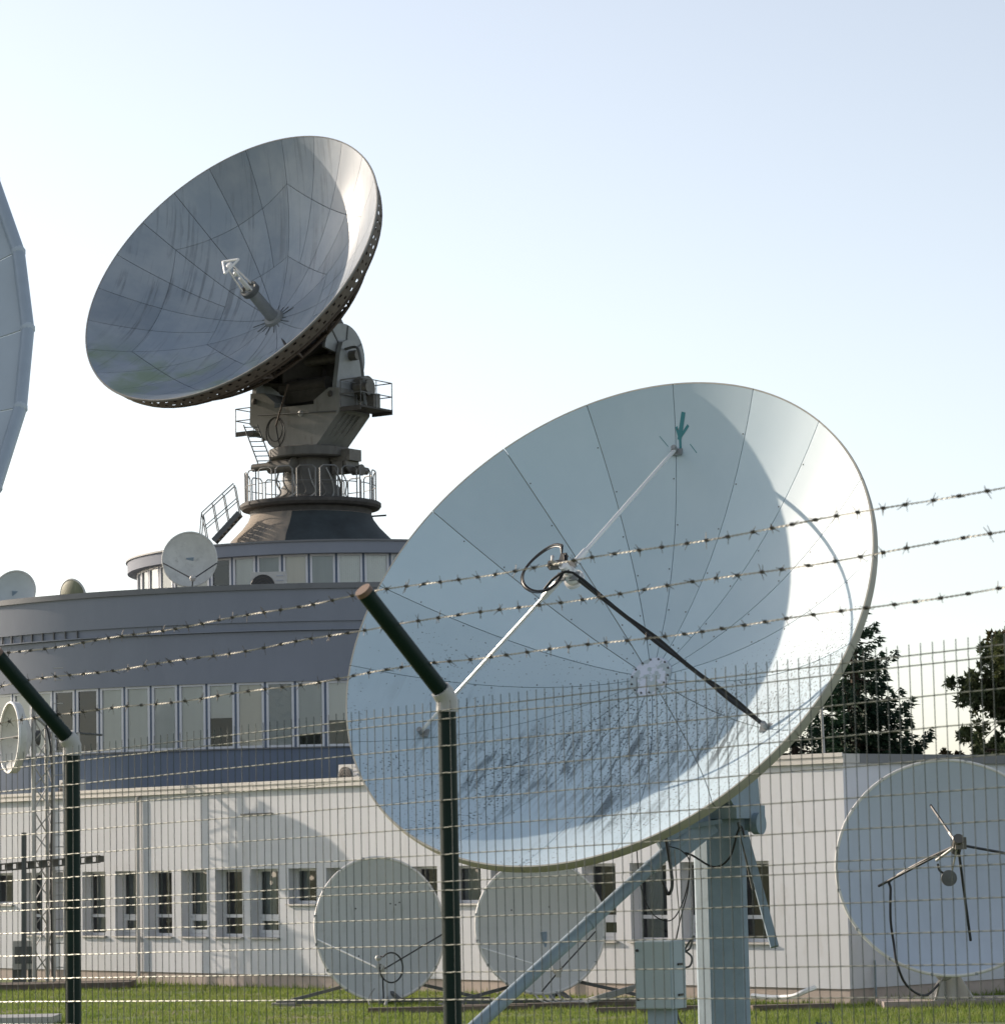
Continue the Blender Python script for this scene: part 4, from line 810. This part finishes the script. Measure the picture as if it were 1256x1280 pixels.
# right dish
C = at(1186, 1084, 52.0); sc = F/52.; bp_ = at(1189, 1251, 52.6); bz = .10
t, fr = small_dish('dish_antenna', 'blue grey round dish at the right edge with four feed arms', None, (bp_[0], bp_[1], bz), C, (-.07, -.97, .16), 138/sc, 133.5/sc, .45, 'blue_dish_face', None, None, halves=True)
fp = at(1197, 1056, 50.6)
for e in ((1163, 1007), (1098, 1108), (1213, 1176), (1290, 1073)):
    q = at(*e, 51.8); b_ = MB(); b_.tube([q, fp], .024, 6); b_.build('feed_arm', 'strut_dark', t)
q = at(1163, 1007, 51.8); b_ = MB(); b_.tube([fp, fp+(q-fp)*.3], .03, 6); b_.tube([fp, at(1170, 1076, 50.9), ], .025, 6); b_.tube([fp, at(1190, 1088, 50.9)], .018, 6); b_.build('feed_bracket', 'coping_metal', t)
b_ = MB(); b_.cyl(fp+[0, -.12, .1], fp+[0, .25, -.1], .09, 10); b_.box(fp+[.04, 0, .02], (.18, .2, .2)); b_.build('feed_box', 'machine', t)
b_ = MB(); sp_ = at(1186, 1098, 50.9); b_.lathe([(.135, 0), (.13, .03), (.001, .04)], Fr(sp_, (1, 0, 0), (0, 0, 1), (0, -1, 0)), 24); b_.build('subreflector', 'steel_dark', t)
b_ = MB(); b_.tube(spline([at(1172, 1080, 50.9), at(1174, 1088, 50.9), at(1180, 1092, 50.9), at(1186, 1090, 50.9)], 5), .02, 5); b_.build('cable', 'cable_black', t)
q0 = at(1098, 1108, 51.8); b_ = MB(); b_.tube(spline([fp, fp+(q0-fp)*.45+[0, 0, .03], at(1114, 1100, 51.7), at(1113, 1112, 51.7), at(1113, 1150, 51.7), at(1117, 1180, 51.7), at(1121, 1205, 51.5), at(1133, 1232, 51.6), at(1155, 1245, 51.8), at(1172, 1232, 52.0), at(1180, 1220, 52.2)], 6), .022, 6); b_.build('cable', 'cable_black', t)
b_ = MB(); PB = np.array([bp_[0], bp_[1], 0]); b_.cyl(PB+[0, 0, bz], PB+[-.02, 0, C[2]-.5], .15, 18); b_.build('pedestal', 'coping_metal', t)
for k_ in range(4): a0 = R_(45+90*k_); b_ = MB(); d_ = np.array([math.cos(a0), math.sin(a0), 0]); p3 = [PB+d_*.14+[0, 0, bz+.5], PB+d_*.5+[0, 0, bz+.01], PB+d_*.14+[0, 0, bz+.01]]; s_ = np.array([-d_[1], d_[0], 0])*.012; b_.add([q-s_ for q in p3]+[q+s_ for q in p3], [(0, 1, 2), (5, 4, 3), (0, 3, 4, 1), (1, 4, 5, 2), (2, 5, 3, 0)]); b_.build('gusset', 'coping_metal', t, smooth=False)
b_ = MB(); b_.bar(PB+[0, .3, C[2]-.4], C+[0.05, 1.0, .1], .4, .4); b_.build('mount_head', 'galv', t, smooth=False)
b_ = MB(); b_.ball(at(1180, 1221, 52.1), .10, 8, (1.4, .6, .8)); b_.tube(spline([at(1184, 1218, 52.2), at(1176, 1226, 52.0), at(1172, 1240, 52.1), at(1170, 1250, 52.3)], 4), .018, 5); b_.build('cable_coil', 'cable_grey', t)
b_ = MB(); b_.box((PB[0]+1.1, PB[1]+.35, .04), (4.6, 1.5, .14)); o = b_.build('concrete_slab', 'paving', None, smooth=False); tag(o, 'low pinkish concrete slab under the right edge dish pedestal', 'slab')
for k_, (u, v_) in enumerate([(rnd.uniform(-.7, .7), rnd.uniform(-.7, .7)) for _ in range(12)]):
    pass

# ================================================================ ROOF DISHES
def roof_dish(px, py, r_, Y, n, label, face, arms=None, low=ZR['top']-.24, hscale=1.):
    C = at(px, py, Y); sc = F/Y; R1 = r_/sc
    t, fr = small_dish('satellite_dish', label, 'satellite dishes on the round roof', (C[0], C[1]+.3, low), C, n, R1, R1*hscale, R1*.26, face, None, None, rim_m='roof_dish', halves=False)
    b_ = MB(); b_.cyl((C[0], C[1]+.3, low), (C[0], C[1]+.3, C[2]), .05, 10); b_.build('mast', 'galv', t); b_ = MB(); b_.bar((C[0], C[1]+.3, C[2]), fr(0, 0, -.02), .2, .2); b_.build('mount_bracket', 'galv', t, smooth=False)
    b_ = MB(); b_.box((C[0], C[1]+.3, low+.04), (.7, .7, .08)); b_.build('base_plate', 'concrete', t, smooth=False)
    if arms:
        fp = at(*arms[0], Y-.8)
        for q in arms[1:]: b_ = MB(); b_.tube([at(*q, Y-.1), fp], .018, 6); b_.build('feed_arm', 'strut_dark', t)
        b_ = MB(); b_.ball(fp+[0, 0, .02], .09, 8); b_.cyl(fp, fp+[.0, .18, .05], .06, 8); b_.build('feed_horn', 'coping_metal', t)
    return t
roof_dish(237, 699, 33.5, 82.2, (.05, -.97, .22), 'stained grey dish standing before the penthouse windows on the round roof', 'roof_dish', [(241, 724), (204, 704), (271, 704), (240, 736)], hscale=1.06)
roof_dish(17, 741, 28, 84.5, (-.2, -.95, .25), 'pale dish peeking over the round roof at the left edge', 'roof_dish_pale', hscale=1.03)
roof_dish(92, 746, 22, 84, (.6, .75, .2), 'dark olive dish back peeking over the round roof parapet', 'roof_dish_olive')

# ================================================================ LATTICE MAST WITH DRUM DISH
def zmast(px, py, Y): return at(px, py, Y)
MY = 69.2
mast = thing('lattice_mast', 'slim galvanised lattice mast near the left edge rising above the office roof', 'mast', (at(55, 1228, MY)[0], MY, 0))
gx = at(55, 1228, MY)[0]; zt_m = at(45, 882, MY)[2]
legs = [(at(43, 1228, MY)[0], MY), (at(68, 1228, MY)[0], MY-.05), (gx, MY+.5)]
for i, (x, y) in enumerate(legs): b_ = MB(); b_.cyl((x, y, 0), (x, y, zt_m-(0, .25, .1)[i]), .052 if i == 0 else .042, 8); b_.build('leg', 'coping_metal', mast)
nb_ = 11; zs = np.linspace(.3, zt_m-.3, nb_+1)
for i in range(nb_):
    for (a, c) in ((0, 1), (1, 2), (2, 0)):
        p, q = (a, c) if i % 2 == 0 else (c, a); b_ = MB(); b_.tube([(*legs[p], zs[i]), (*legs[q], zs[i+1])], .016, 5); b_.build('lattice_bar', 'coping_metal', mast)
for i in range(26): z = .4+i*.27; b_ = MB(); b_.tube([(legs[1][0]+.02, legs[1][1]-.04, z), (legs[1][0]+.24, legs[1][1]-.04, z)], .012, 5); b_.build('climbing_rung', 'coping_metal', mast)
b_ = MB(); b_.tube([(legs[1][0]+.24, legs[1][1]-.04, .2), (legs[1][0]+.24, legs[1][1]-.04, zt_m-.8)], .02, 5); b_.build('ladder_rail', 'coping_metal', mast)
b_ = MB(); b_.tube(spline([(legs[1][0]-.03, MY-.1, 0.2), (legs[1][0]-.05, MY-.12, 2.5), (legs[1][0]-.02, MY-.1, 5), (legs[1][0]-.2, MY-.1, zt_m-.3), (legs[0][0], MY-.1, zt_m-.05)], 6), .024, 5); b_.build('cable', 'cable_black', mast)
b_ = MB(); b_.tube([at(98, 917, MY), at(128, 919, MY)], .025, 5); b_.tube([at(98, 917, MY), at(66, 921, MY)], .03, 5); b_.build('side_arm', 'steel_dark', mast)
b_ = MB(); b_.tube([at(98, 916, MY), at(98, 940, MY)], .04, 6); b_.build('arm_clamp', 'coping_metal', mast)
b_ = MB(); b_.tube(spline([at(45, 897, MY), at(60, 912, MY), at(69, 935, MY)], 5), .03, 6); b_.tube([at(45, 895, MY-.1), at(58, 906, MY-.1)], .04, 5); b_.build('head_bracket', 'coping_metal', mast)
dr = thing('drum_antenna', 'small deep white dish on the lattice mast, its bowl facing left', 'dish antenna', at(40, 922, MY), None)
dn = nrm([-.90, -.43, .02]); DC = at(12, 922, MY-.1); Rd = 43.5/F*MY; DFr = dframe(DC, dn, .46)
b_ = MB(); b_.lathe([(.001, 0)]+[(Rd*q/10, .46*(q/10)**2) for q in range(1, 11)]+[(Rd+.02, .46), (Rd+.02, .30)]+[(Rd*q/10+.02, .46*(q/10)**2-.03) for q in range(9, 0, -1)]+[(.001, -.03)], DFr, 48); b_.build('reflector', 'roof_dish', dr, ang=60)
b_ = MB(); b_.tube([DFr(Rd*math.cos(t), Rd*math.sin(t), .46) for t in np.linspace(0, 2*math.pi, 49)[:-1]], .03, 6, closed=True); b_.build('rim', 'strut_white', dr)
b_ = MB(); b_.tube([DFr(Rd, 0, .46), DFr(-Rd, 0, .46)], .016, 5); b_.build('feed_bar', 'steel_dark', dr)
b_ = MB(); b_.tube([DFr(0, 0, 0), DFr(0, 0, .38)], .03, 6); b_.build('feed_rod', 'steel_dark', dr)
b_ = MB(); b_.lathe([(.18, -.02), (.18, -.22), (.001, -.22)], DFr, 16); b_.bar(DFr(0, 0, -.2), (legs[0][0], legs[0][1], DC[2]), .14, .2); b_.build('back_mount', 'steel_dark', dr)
# cable bridge: horizontal beam with post and second pole
br = thing('cable_bridge', 'dark horizontal steel cable bridge on posts at the lower left by the lattice mast', 'cable bridge', at(30, 1235, MY-.8)*[1, 1, 0])
b_ = MB(); y_ = MY-.8; A_, B_ = at(-60, 1090, y_), at(125, 1074, y_)
b_.bar(A_+[0, 0, .07], B_+[0, 0, .07], .2, .035); b_.bar(A_-[0, 0, .07], B_-[0, 0, .07], .2, .035); b_.build('beam', 'machine', br, smooth=False)
for q in np.linspace(0, 1, 14): b_ = MB(); c_ = A_+(B_-A_)*q; b_.bar(c_-[0, 0, .07], c_+[0, 0, .07], .05, .18, (1, 0, 0)); b_.build('stiffener', 'machine', br, smooth=False)
b_ = MB(); p0 = at(30, 1235, y_-.2); b_.bar([p0[0], p0[1], 0], at(30, 1041, y_-.2), .10, .10, (1, 0, 0)); b_.build('post', 'steel_dark', br, smooth=False)
b_ = MB(); b_.bar([A_[0], A_[1], 0], A_+[0, 0, .2], .15, .15, (1, 0, 0)); b_.build('post', 'steel_dark', br, smooth=False)
cabs = thing('equipment_cabinet', 'beige equipment cabinet against the office wall beside the post of the cable bridge', 'cabinet', at(30, 1228, 70.0)*[1, 1, 0])
p0, p1 = at(18, 1212, 70.), at(44, 1176, 70.); b_ = MB(); b_.box(((p0[0]+p1[0])/2, 70., (p0[2]+p1[2])/2), (p1[0]-p0[0], .35, p1[2]-p0[2])); b_.build('casing', 'coping_metal', cabs, smooth=False)
b_ = MB(); b_.box(((p0[0]+p1[0])/2, 69.81, (p0[2]+p1[2])/2), ((p1[0]-p0[0])*.8, .03, (p1[2]-p0[2])*.6)); b_.build('door', 'steel_dark', cabs, smooth=False)
for q in (p0[0]+.06, p1[0]-.06): b_ = MB(); b_.bar((q, 70, 0), (q, 70, p0[2]), .06, .2, (1, 0, 0)); b_.build('leg', 'steel_dark', cabs, smooth=False)
b_ = MB(); c_ = at(86, 1236, 67.2); b_.box((c_[0]-.3, 67.2, .06), (3.4, 1.3, .16)); tag(b_.build('concrete_slab', 'wood', None, smooth=False), 'dark weathered slab under the lattice mast at the foot of the office wall', 'slab')
b_ = MB(); c_ = at(10, 1272, 53); b_.box((c_[0]-.6, 52.6, .05), (3.0, 1.1, .22)); tag(b_.build('concrete_slab', 'coping_metal', None, smooth=False), 'pale concrete kerb slab in the bottom left corner of the lawn', 'slab')
# unseen dish added left of the view to cast a shadow on the office wall
oc_ = (FB(s_of(345), 0, 1.6)+14*SUN)*[1, 1, 0]; off_ = thing('dish_antenna', 'unseen dish added beyond the left edge to throw a shadow on the office wall', 'dish antenna', (oc_[0], oc_[1], 0))
OFX = Fr(np.array([oc_[0], oc_[1], 5.2]), (1, 0, 0), (0, 1, 0), (0, 0, 1)); OF_ = dframe((oc_[0], oc_[1], 6.3), (-.40, -.84, .37), .3)
b_ = MB(); b_.lathe([(.001, 0)]+[(1.15*q/10, .3*(q/10)**2) for q in range(1, 11)]+[(1.15*q/10, .3*(q/10)**2-.03) for q in range(9, 0, -1)]+[(.001, -.03)], OF_, 48); b_.build('reflector', 'left_dish', off_, ang=60)
b_ = MB(); b_.cyl((oc_[0], oc_[1], 0), (oc_[0], oc_[1], 6.2), .2, 14); b_.build('column', 'galv', off_)
for t in (R_(90), R_(210), R_(330)): b_ = MB(); b_.tube([OF_(1.1*math.cos(t), 1.1*math.sin(t), .28), OF_(0, 0, 1.8)], .04, 6); b_.build('feed_strut', 'galv', off_)

# ================================================================ BITS ON THE LAWN
def plank(px, py, Y, L_, ang, w_, label, m_='wood', z=None, name='timber'):
    c_ = at(px, py, Y); c_ = np.array([c_[0], Y, .05 if z is None else z]); d_ = np.array([math.cos(ang), math.sin(ang), 0])
    b_ = MB(); b_.bar(c_-d_*L_/2, c_+d_*L_/2, w_, .10); tag(b_.build(name, m_, None, smooth=False), label, 'timber' if name == 'timber' else 'slab')
plank(680, 1259, 54.5, 3.6, .06, .3, 'long weathered timber sleeper under the plain grey dish')
plank(760, 1252, 55.2, 1.8, -.1, .3, 'short timber offcut lying right of the plain grey dish foot')
plank(840, 1262, 52.5, 2.6, .02, .2, 'dark timber lying on the grass behind the column of the big dish')
plank(560, 1261, 54.0, 2.8, -.03, .2, 'timber lying on the lawn behind the middle green fence post')
plank(990, 1250, 52.3, 1.4, .1, .25, 'timber plank on the grass left of the office corner')
hsr = thing('hose', 'pale hose lying along the plinth at the right end of the lit office wall', 'hose', at(990, 1243, 52.9)*[1, 1, 0])
b_ = MB(); b_.tube(spline([at(940, 1245, 53.6), at(965, 1247, 53.2), at(990, 1246, 52.8), at(1005, 1240, 52.7), at(1018, 1235, 52.9)], 6), .045, 6); b_.build('tube', 'strut_white', hsr)
# low shrubs just breaking the bottom edge in the near distance
def leaf_cloud(name, m_, par, pts, size, n_per, seed, elong=1., flat=0.):
    """many small leaf quads scattered round points (x,y,z,r)"""
    r = np.random.RandomState(seed); P = np.array(pts); idx = np.repeat(np.arange(len(P)), n_per); c = P[idx, :3]; rr = P[idx, 3]
    v = r.normal(size=(len(idx), 3)); v /= np.linalg.norm(v, axis=1)[:, None]; c = c+v*(rr*r.rand(len(idx))**.4)[:, None]*[1, 1, 1-flat]
    d1 = r.normal(size=(len(idx), 3))+v*.8; d1 /= np.linalg.norm(d1, axis=1)[:, None]; d2 = np.cross(d1, r.normal(size=(len(idx), 3))); d2 /= np.linalg.norm(d2, axis=1)[:, None]
    s = size*(.6+.8*r.rand(len(idx)))[:, None]
    V = np.stack([c-d2*s*.5, c+d1*s*elong, c+d2*s*.5], 1).reshape(-1, 3)
    b_ = MB(); b_.v = V.tolist(); b_.f = [(3*i, 3*i+1, 3*i+2) for i in range(len(idx))]; return b_.build(name, m_, par, smooth=False)
for px, py, Y, lab in ((1022, 1284, 30, 'bluish low shrub top breaking the bottom edge right of the column'), (945, 1290, 30.5, 'small bluish shrub top at the bottom edge close to the column')):
    c_ = at(px, py, Y); g_ = ground_z(c_[0], Y); sh = thing('shrub', lab, 'shrub', (c_[0], Y, g_), None)
    r = random.Random(int(px)); pts = [(c_[0]+r.uniform(-.22, .22), Y+r.uniform(-.2, .2), c_[2]-r.uniform(0, .25), .06) for _ in range(22)]
    leaf_cloud('foliage', 'shrub_blue', sh, pts, .03, 40, int(px)); b_ = MB()
    for p in pts[:8]: b_.tube([(c_[0], Y, g_-.02), p[:3]], .008, 4)
    b_.build('stem', 'bark', sh)

# ================================================================ TREES
def conifer(px, pytop, Y, rad, label, seed, m_='spruce_green', name='spruce_tree'):
    top = at(px, pytop, Y); x0, H_ = top[0], top[2]; r = np.random.RandomState(seed)
    t = thing(name, label, 'tree', (x0, Y, 0)); b_ = MB(); b_.tube([(x0, Y, -.1), (x0+.03, Y, H_*.5), (x0, Y, H_)], [rad*.11, rad*.07, .015], 8); b_.build('trunk', 'bark', t)
    C_, D1, D2, bl = [], [], [], MB(); z = 1.2
    while z < H_-.15:
        fz = 1-(z/H_); L0 = rad*(fz**.75)*1.15+.08; nb = 7 if fz > .15 else 4
        for k_ in range(nb):
            a = r.rand()*6.283; L_ = L0*r.uniform(.62, 1.12); d = np.array([math.cos(a), math.sin(a), 0]); zz = z+r.uniform(-.08, .08); side = np.array([-d[1], d[0], 0])
            nseg = max(5, int(L_/.16)); pts = []
            for q in np.linspace(0, 1, nseg): pts.append(np.array([x0, Y, zz])+d*L_*q+[0, 0, L_*(-.50*q+.62*q**2.6)+.05])
            bl.tube(pts, [.028*(1-q*.8) for q in np.linspace(0, 1, nseg)], 3, cap=False)
            for i, p in enumerate(pts[1:]):
                q = (i+1)/nseg; wdt = L_*.30*math.sin(math.pi*min(1, q*.85+.12))+.05
                for s_ in np.linspace(-wdt, wdt, max(3, int(wdt/.045))):
                    for _ in range(9):
                        c = p+side*s_+d*(-abs(s_)*.5)+r.normal(0, .035, 3)*[1, 1, .6]+[0, 0, -abs(s_)*.45-r.rand()*.16]
                        C_.append(c); dd = d*.9+side*np.sign(s_)*.7+r.normal(0, .22, 3)+[0, 0, -.3]; D1.append(dd)
        z += .36+.08*r.rand()
    C_ = np.array(C_); D1 = np.array(D1); D1 /= np.linalg.norm(D1, axis=1)[:, None]; D2 = np.cross(D1, r.normal(size=D1.shape)); D2 /= np.linalg.norm(D2, axis=1)[:, None]
    s = (.12*(.5+.8*r.rand(len(C_))))[:, None]; V = np.stack([C_-D2*s*.28, C_+D1*s, C_+D2*s*.28], 1).reshape(-1, 3)
    bl.build('branches', 'bark', t); b_ = MB(); b_.v = V.tolist(); b_.f = [(3*i, 3*i+1, 3*i+2) for i in range(len(C_))]; b_.build('crown', m_, t, smooth=False)
conifer(1064, 745, 74, 2.9, 'tall dark spruce rising behind the office roof right of the big dish', 3)
conifer(990, 858, 78, 2.2, 'lower spruce mostly hidden behind the lower right rim of the big dish', 5)
conifer(1100, 925, 80, .9, 'short conifer tip just above the office roof between spruce and pine', 8)
def pine(px, pyt, Y, rad, label, seed):
    top = at(px, pyt, Y); x0, H_ = top[0], top[2]; r = np.random.RandomState(seed)
    t = thing('pine_tree', label, 'tree', (x0, Y, 0)); b_ = MB(); b_.tube([(x0, Y, -.1), (x0+.1, Y, H_*.5), (x0, Y, H_)], [.2, .13, .03], 8); b_.build('trunk', 'bark', t)
    bl = MB(); pts = []
    for k_ in range(46):
        z = 1.5+(H_-1.7)*r.rand(); a = r.rand()*6.283; fz = z/H_; L_ = rad*math.sqrt(max(.05, 1-max(0, fz-.45)**2/.36))*r.uniform(.55, 1.05)
        d = np.array([math.cos(a), math.sin(a), .25+.25*r.rand()]); p0 = np.array([x0, Y, z]); p1 = p0+d*L_; bl.tube([p0, (p0+p1)/2+[0, 0, -.1], p1], [.05, .035, .02], 4)
        for q in np.linspace(.35, 1, 7):
            for _ in range(3):
                c = p0+d*L_*q+r.normal(0, .20, 3)*[1, 1, .8]; bl.tube([p0+d*L_*q, c], .012, 3)
                pts.append((*c, .14)); pts.append((*(c+[r.normal(0, .04), r.normal(0, .04), .12]), .07))
    bl.build('branches', 'bark', t); n_ = len(pts)
    leaf_cloud('crown', 'pine_green', t, pts[:int(n_*.8)], .075, 34, seed, 1.5); leaf_cloud('crown', 'pine_brown', t, pts[int(n_*.8):], .075, 34, seed+1, 1.5)
pine(1262, 799, 72, 1.75, 'broad green and brown pine behind the office roof at the right edge', 11)

# ================================================================ GRASS
r = np.random.RandomState(4); N = 150000
gy = 47.5+r.rand(N)**1.0*22; gxx = (r.rand(N)*1.12-.56)*gy*(1256/3800.)
sd = (gxx*.735+gy*.678-.678*60.02)   # in front of the office wall
bare = np.sin(gxx*2.3+np.sin(gy*1.9)*1.7)+np.sin(gy*3.1-gxx*1.1); keep = ((sd < -.02)&(bare+r.normal(0, .5, N) > -1.25))|((gxx-FB(SC, 0, 0)[0])*FD[0]+(gy-FB(SC, 0, 0)[1])*FD[1] > .05); gxx, gy = gxx[keep], gy[keep]; N = len(gy)
cl = .5+.5*np.sin(gxx*1.7+np.sin(gy*1.1)*2)*np.sin(gy*1.3+gxx*.4); h = (.035+.06*r.rand(N)*cl+.02*r.rand(N)); sd = sd[keep]; h = h*(1+1.6*(sd > -.45)*r.rand(N)**3+1.4*(r.rand(N) > .985))
az_ = r.rand(N)*6.283; w_ = .009; dx, dy = np.cos(az_)*w_, np.sin(az_)*w_; lx, ly = r.normal(0, .3, N)*h, r.normal(0, .3, N)*h
V = np.stack([np.stack([gxx-dx, gy-dy, 0*h-.005], 1), np.stack([gxx+dx, gy+dy, 0*h-.005], 1), np.stack([gxx+lx, gy+ly, h], 1)], 1).reshape(-1, 3)
me = bpy.data.meshes.new('grass'); me.vertices.add(3*N); me.vertices.foreach_set('co', V.ravel()); me.loops.add(3*N); me.loops.foreach_set('vertex_index', np.arange(3*N)); me.polygons.add(N); me.polygons.foreach_set('loop_start', np.arange(N)*3); me.update(); me.validate(); me.materials.append(M('grass_green'))
go = bpy.data.objects.new('grass', me); COL.objects.link(go); stuff(go); tag(go, 'short sunlit lawn grass in front of the office', 'grass')

# ================================================================ FENCE
P1 = np.array([-1.970, 13.718]); P2 = np.array([-.232, 11.692]); fd_ = nrm(P2-P1); SLOPE = .0257
nrm2 = np.array([-fd_[1], fd_[0]]); nrm2 = nrm2 if nrm2[1] < 0 else -nrm2      # towards the camera side
def fpt(s, z, o=0.):   # s metres along the fence from the left post; z relative to the tilted fence datum
    return np.array([P1[0]+fd_[0]*s+nrm2[0]*o, P1[1]+fd_[1]*s+nrm2[1]*o, 3.216+SLOPE*s+z])
LP = float(np.linalg.norm(P2-P1)); ZTOPW = .034
rows = [.034, 0]+[-.1*k_-.0035*k_ for k_ in range(1, 7)]; r6 = rows[-1]; rows += [r6-.0335]+[r6-.0335-.1035*k_ for k_ in range(1, 7)]; r12 = rows[-1]; rows += [r12-.0335]+[r12-.0335-.1035*k_ for k_ in range(1, 6)]
hz = None
posts_s = [-LP, 0, LP, LP+3.35]
vw = MB(); vw.tube([(0, 0, .070), (0, 0, rows[-1]-.03)], .0026, 5); vmesh = None
panlab = ['green wire mesh fence panel left of the left post', 'green wire mesh fence panel between the two green posts', 'green wire mesh fence panel right of the middle post across the big dish']
for ip in range(3):
    s0, s1 = posts_s[ip], posts_s[ip+1]; p0 = fpt(s0, 0); t = thing('mesh_fence_panel', panlab[ip], 'fence', (p0[0], p0[1], p0[2]+rows[-1]-.05), 'wire mesh fence panels')
    L_ = s1-s0; nv = int(L_/.05)
    for i in range(nv+1):
        s = s0+.025+(i)*.05
        if s > s1-.01: break
        P = []
        for j, z in enumerate(rows):
            fold = .022 if j in (0, 8, 15) and False else 0
        # vertical wire follows the V folds at rows 0-1, 7-8, 14-15
        zz_ = [.070, .034, .017, 0]+[rows[7], (rows[7]+rows[8])/2, rows[8], rows[14], (rows[14]+rows[15])/2, rows[15], rows[-1]-.03]; oo = [0, 0, .002, 0, 0, .002, 0, 0, .002, 0, 0]
        if vmesh is None or True:
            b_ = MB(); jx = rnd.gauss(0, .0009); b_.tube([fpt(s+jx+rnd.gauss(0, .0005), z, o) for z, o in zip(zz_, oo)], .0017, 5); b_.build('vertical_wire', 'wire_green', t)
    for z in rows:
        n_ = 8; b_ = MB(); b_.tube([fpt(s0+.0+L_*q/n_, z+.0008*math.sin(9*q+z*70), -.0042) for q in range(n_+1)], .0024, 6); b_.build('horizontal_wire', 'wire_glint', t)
plabs = ['dark green fence post with outward arm beyond the left edge', 'dark green fence post with leaning arm near the left edge', 'dark green fence post with leaning arm in front of the big dish', 'dark green fence post beyond the right edge']
ARM = {}
for ip, s in enumerate(posts_s):
    o_ = -.045; s = s-.05; b0 = fpt(s, 0, o_); gzz = ground_z(b0[0], b0[1]); t = thing('fence_post', plabs[ip], 'fence post', (b0[0], b0[1], gzz), 'green fence posts with barbed wire arms')
    zt = .035; b_ = MB(); b_.cyl([b0[0], b0[1], gzz-.3], fpt(s, zt, o_), .0355, 20); b_.build('post', 'post_green', t)
    c0 = fpt(s, zt-.005, o_); an_ = R_(45); aw = lambda l: np.array([nrm2[0]*l*math.sin(an_), nrm2[1]*l*math.sin(an_), l*math.cos(an_)])
    k0 = fpt(s, zt+.05, o_); b_ = MB(); b_.tube([c0, k0-[0, 0, .01], k0+aw(.02), k0+aw(.045)], [.042, .042, .043, .040], 20); b_.build('elbow_collar', 'plastic_grey', t)
    tip = k0+aw(.56); b_ = MB(); b_.tube([k0+aw(.025), tip], .033, 20); ao = b_.build('arm', 'post_green', t); b_ = MB(); b_.tube([tip-aw(.008), tip+aw(.012)], [.0345, .033], 20); b_.build('end_cap', 'plastic_cap', ao)
    ARM[ip] = (k0, aw); 
# ================================================================ BARBED WIRE
wl_lab = ['top strand of rusty barbed wire between the arm tips', 'middle strand of barbed wire on the fence arms', 'lowest strand of barbed wire on the fence arms']
for kw, (la, sag) in enumerate(((.525, .012), (.36, .016), (.15, .018))):
    pts_ = []
    for ip in range(3):
        (k0, aw), (k1, aw1) = ARM[ip], ARM[ip+1]; off_w = np.array([0, 0, .038*math.sin(R_(45))]); A_ = k0+aw(la)+off_w+np.array([*(-nrm2*.024), 0]); B_ = k1+aw1(la)+off_w+np.array([*(-nrm2*.024), 0])
        n_ = 14
        for q in range(n_): u = q/n_; pts_.append(A_+(B_-A_)*u-[0, 0, sag*4*u*(1-u)]+np.array([0, 0, .0035*math.sin(5*q+kw*2+ip)]))
    pts_.append(B_); path = np.array(spline(pts_, 8)); seg = np.r_[0, np.cumsum(np.linalg.norm(np.diff(path, axis=0), axis=1))]
    t = thing('barbed_wire', wl_lab[kw], 'barbed wire', path[0], 'barbed wire strands on the fence arms')
    Ltot = seg[-1]; ns = int(Ltot/.0065); S_ = np.linspace(0, Ltot, ns); Q = np.stack([np.interp(S_, seg, path[:, i]) for i in range(3)], 1); tw = S_/.042*2*math.pi
    tv = nrm(np.array([fd_[0], fd_[1], SLOPE])); aa, bb = perp(tv)
    for sg in (0, math.pi): b_ = MB(); b_.tube([q+.0021*(aa*math.cos(x+sg)+bb*math.sin(x+sg)) for q, x in zip(Q, tw)], .0016, 4, cap=False); so_ = b_.build('strand', 'barb_wire', t); 
    bar = MB(); s = .03; r2 = random.Random(kw)
    nb_ = 0
    while s < Ltot-.02:
        c = np.array([np.interp(s, seg, path[:, i]) for i in range(3)]); nb_ += 1
        b_ = MB()
        for cc_ in range(2):
            hp = [c+tv*(.0035*i/4.-.007+cc_*.007)+.0052*(aa*math.cos(i*1.3)+bb*math.sin(i*1.3)) for i in range(9)]; b_.tube(hp, .0021, 4)
            g = r2.uniform(0, 6.28)
            for sg in (0, math.pi): d = aa*math.cos(g+sg)+bb*math.sin(g+sg)+tv*r2.uniform(-.7, .7); b_.tube([c+tv*(cc_*.007-.003)-d*.002, c+tv*(cc_*.007-.003)+nrm(d)*r2.uniform(.018, .032)], [.0018, .0009], 4)
        b_.build('barb', 'barb', t); s += r2.uniform(.088, .128)
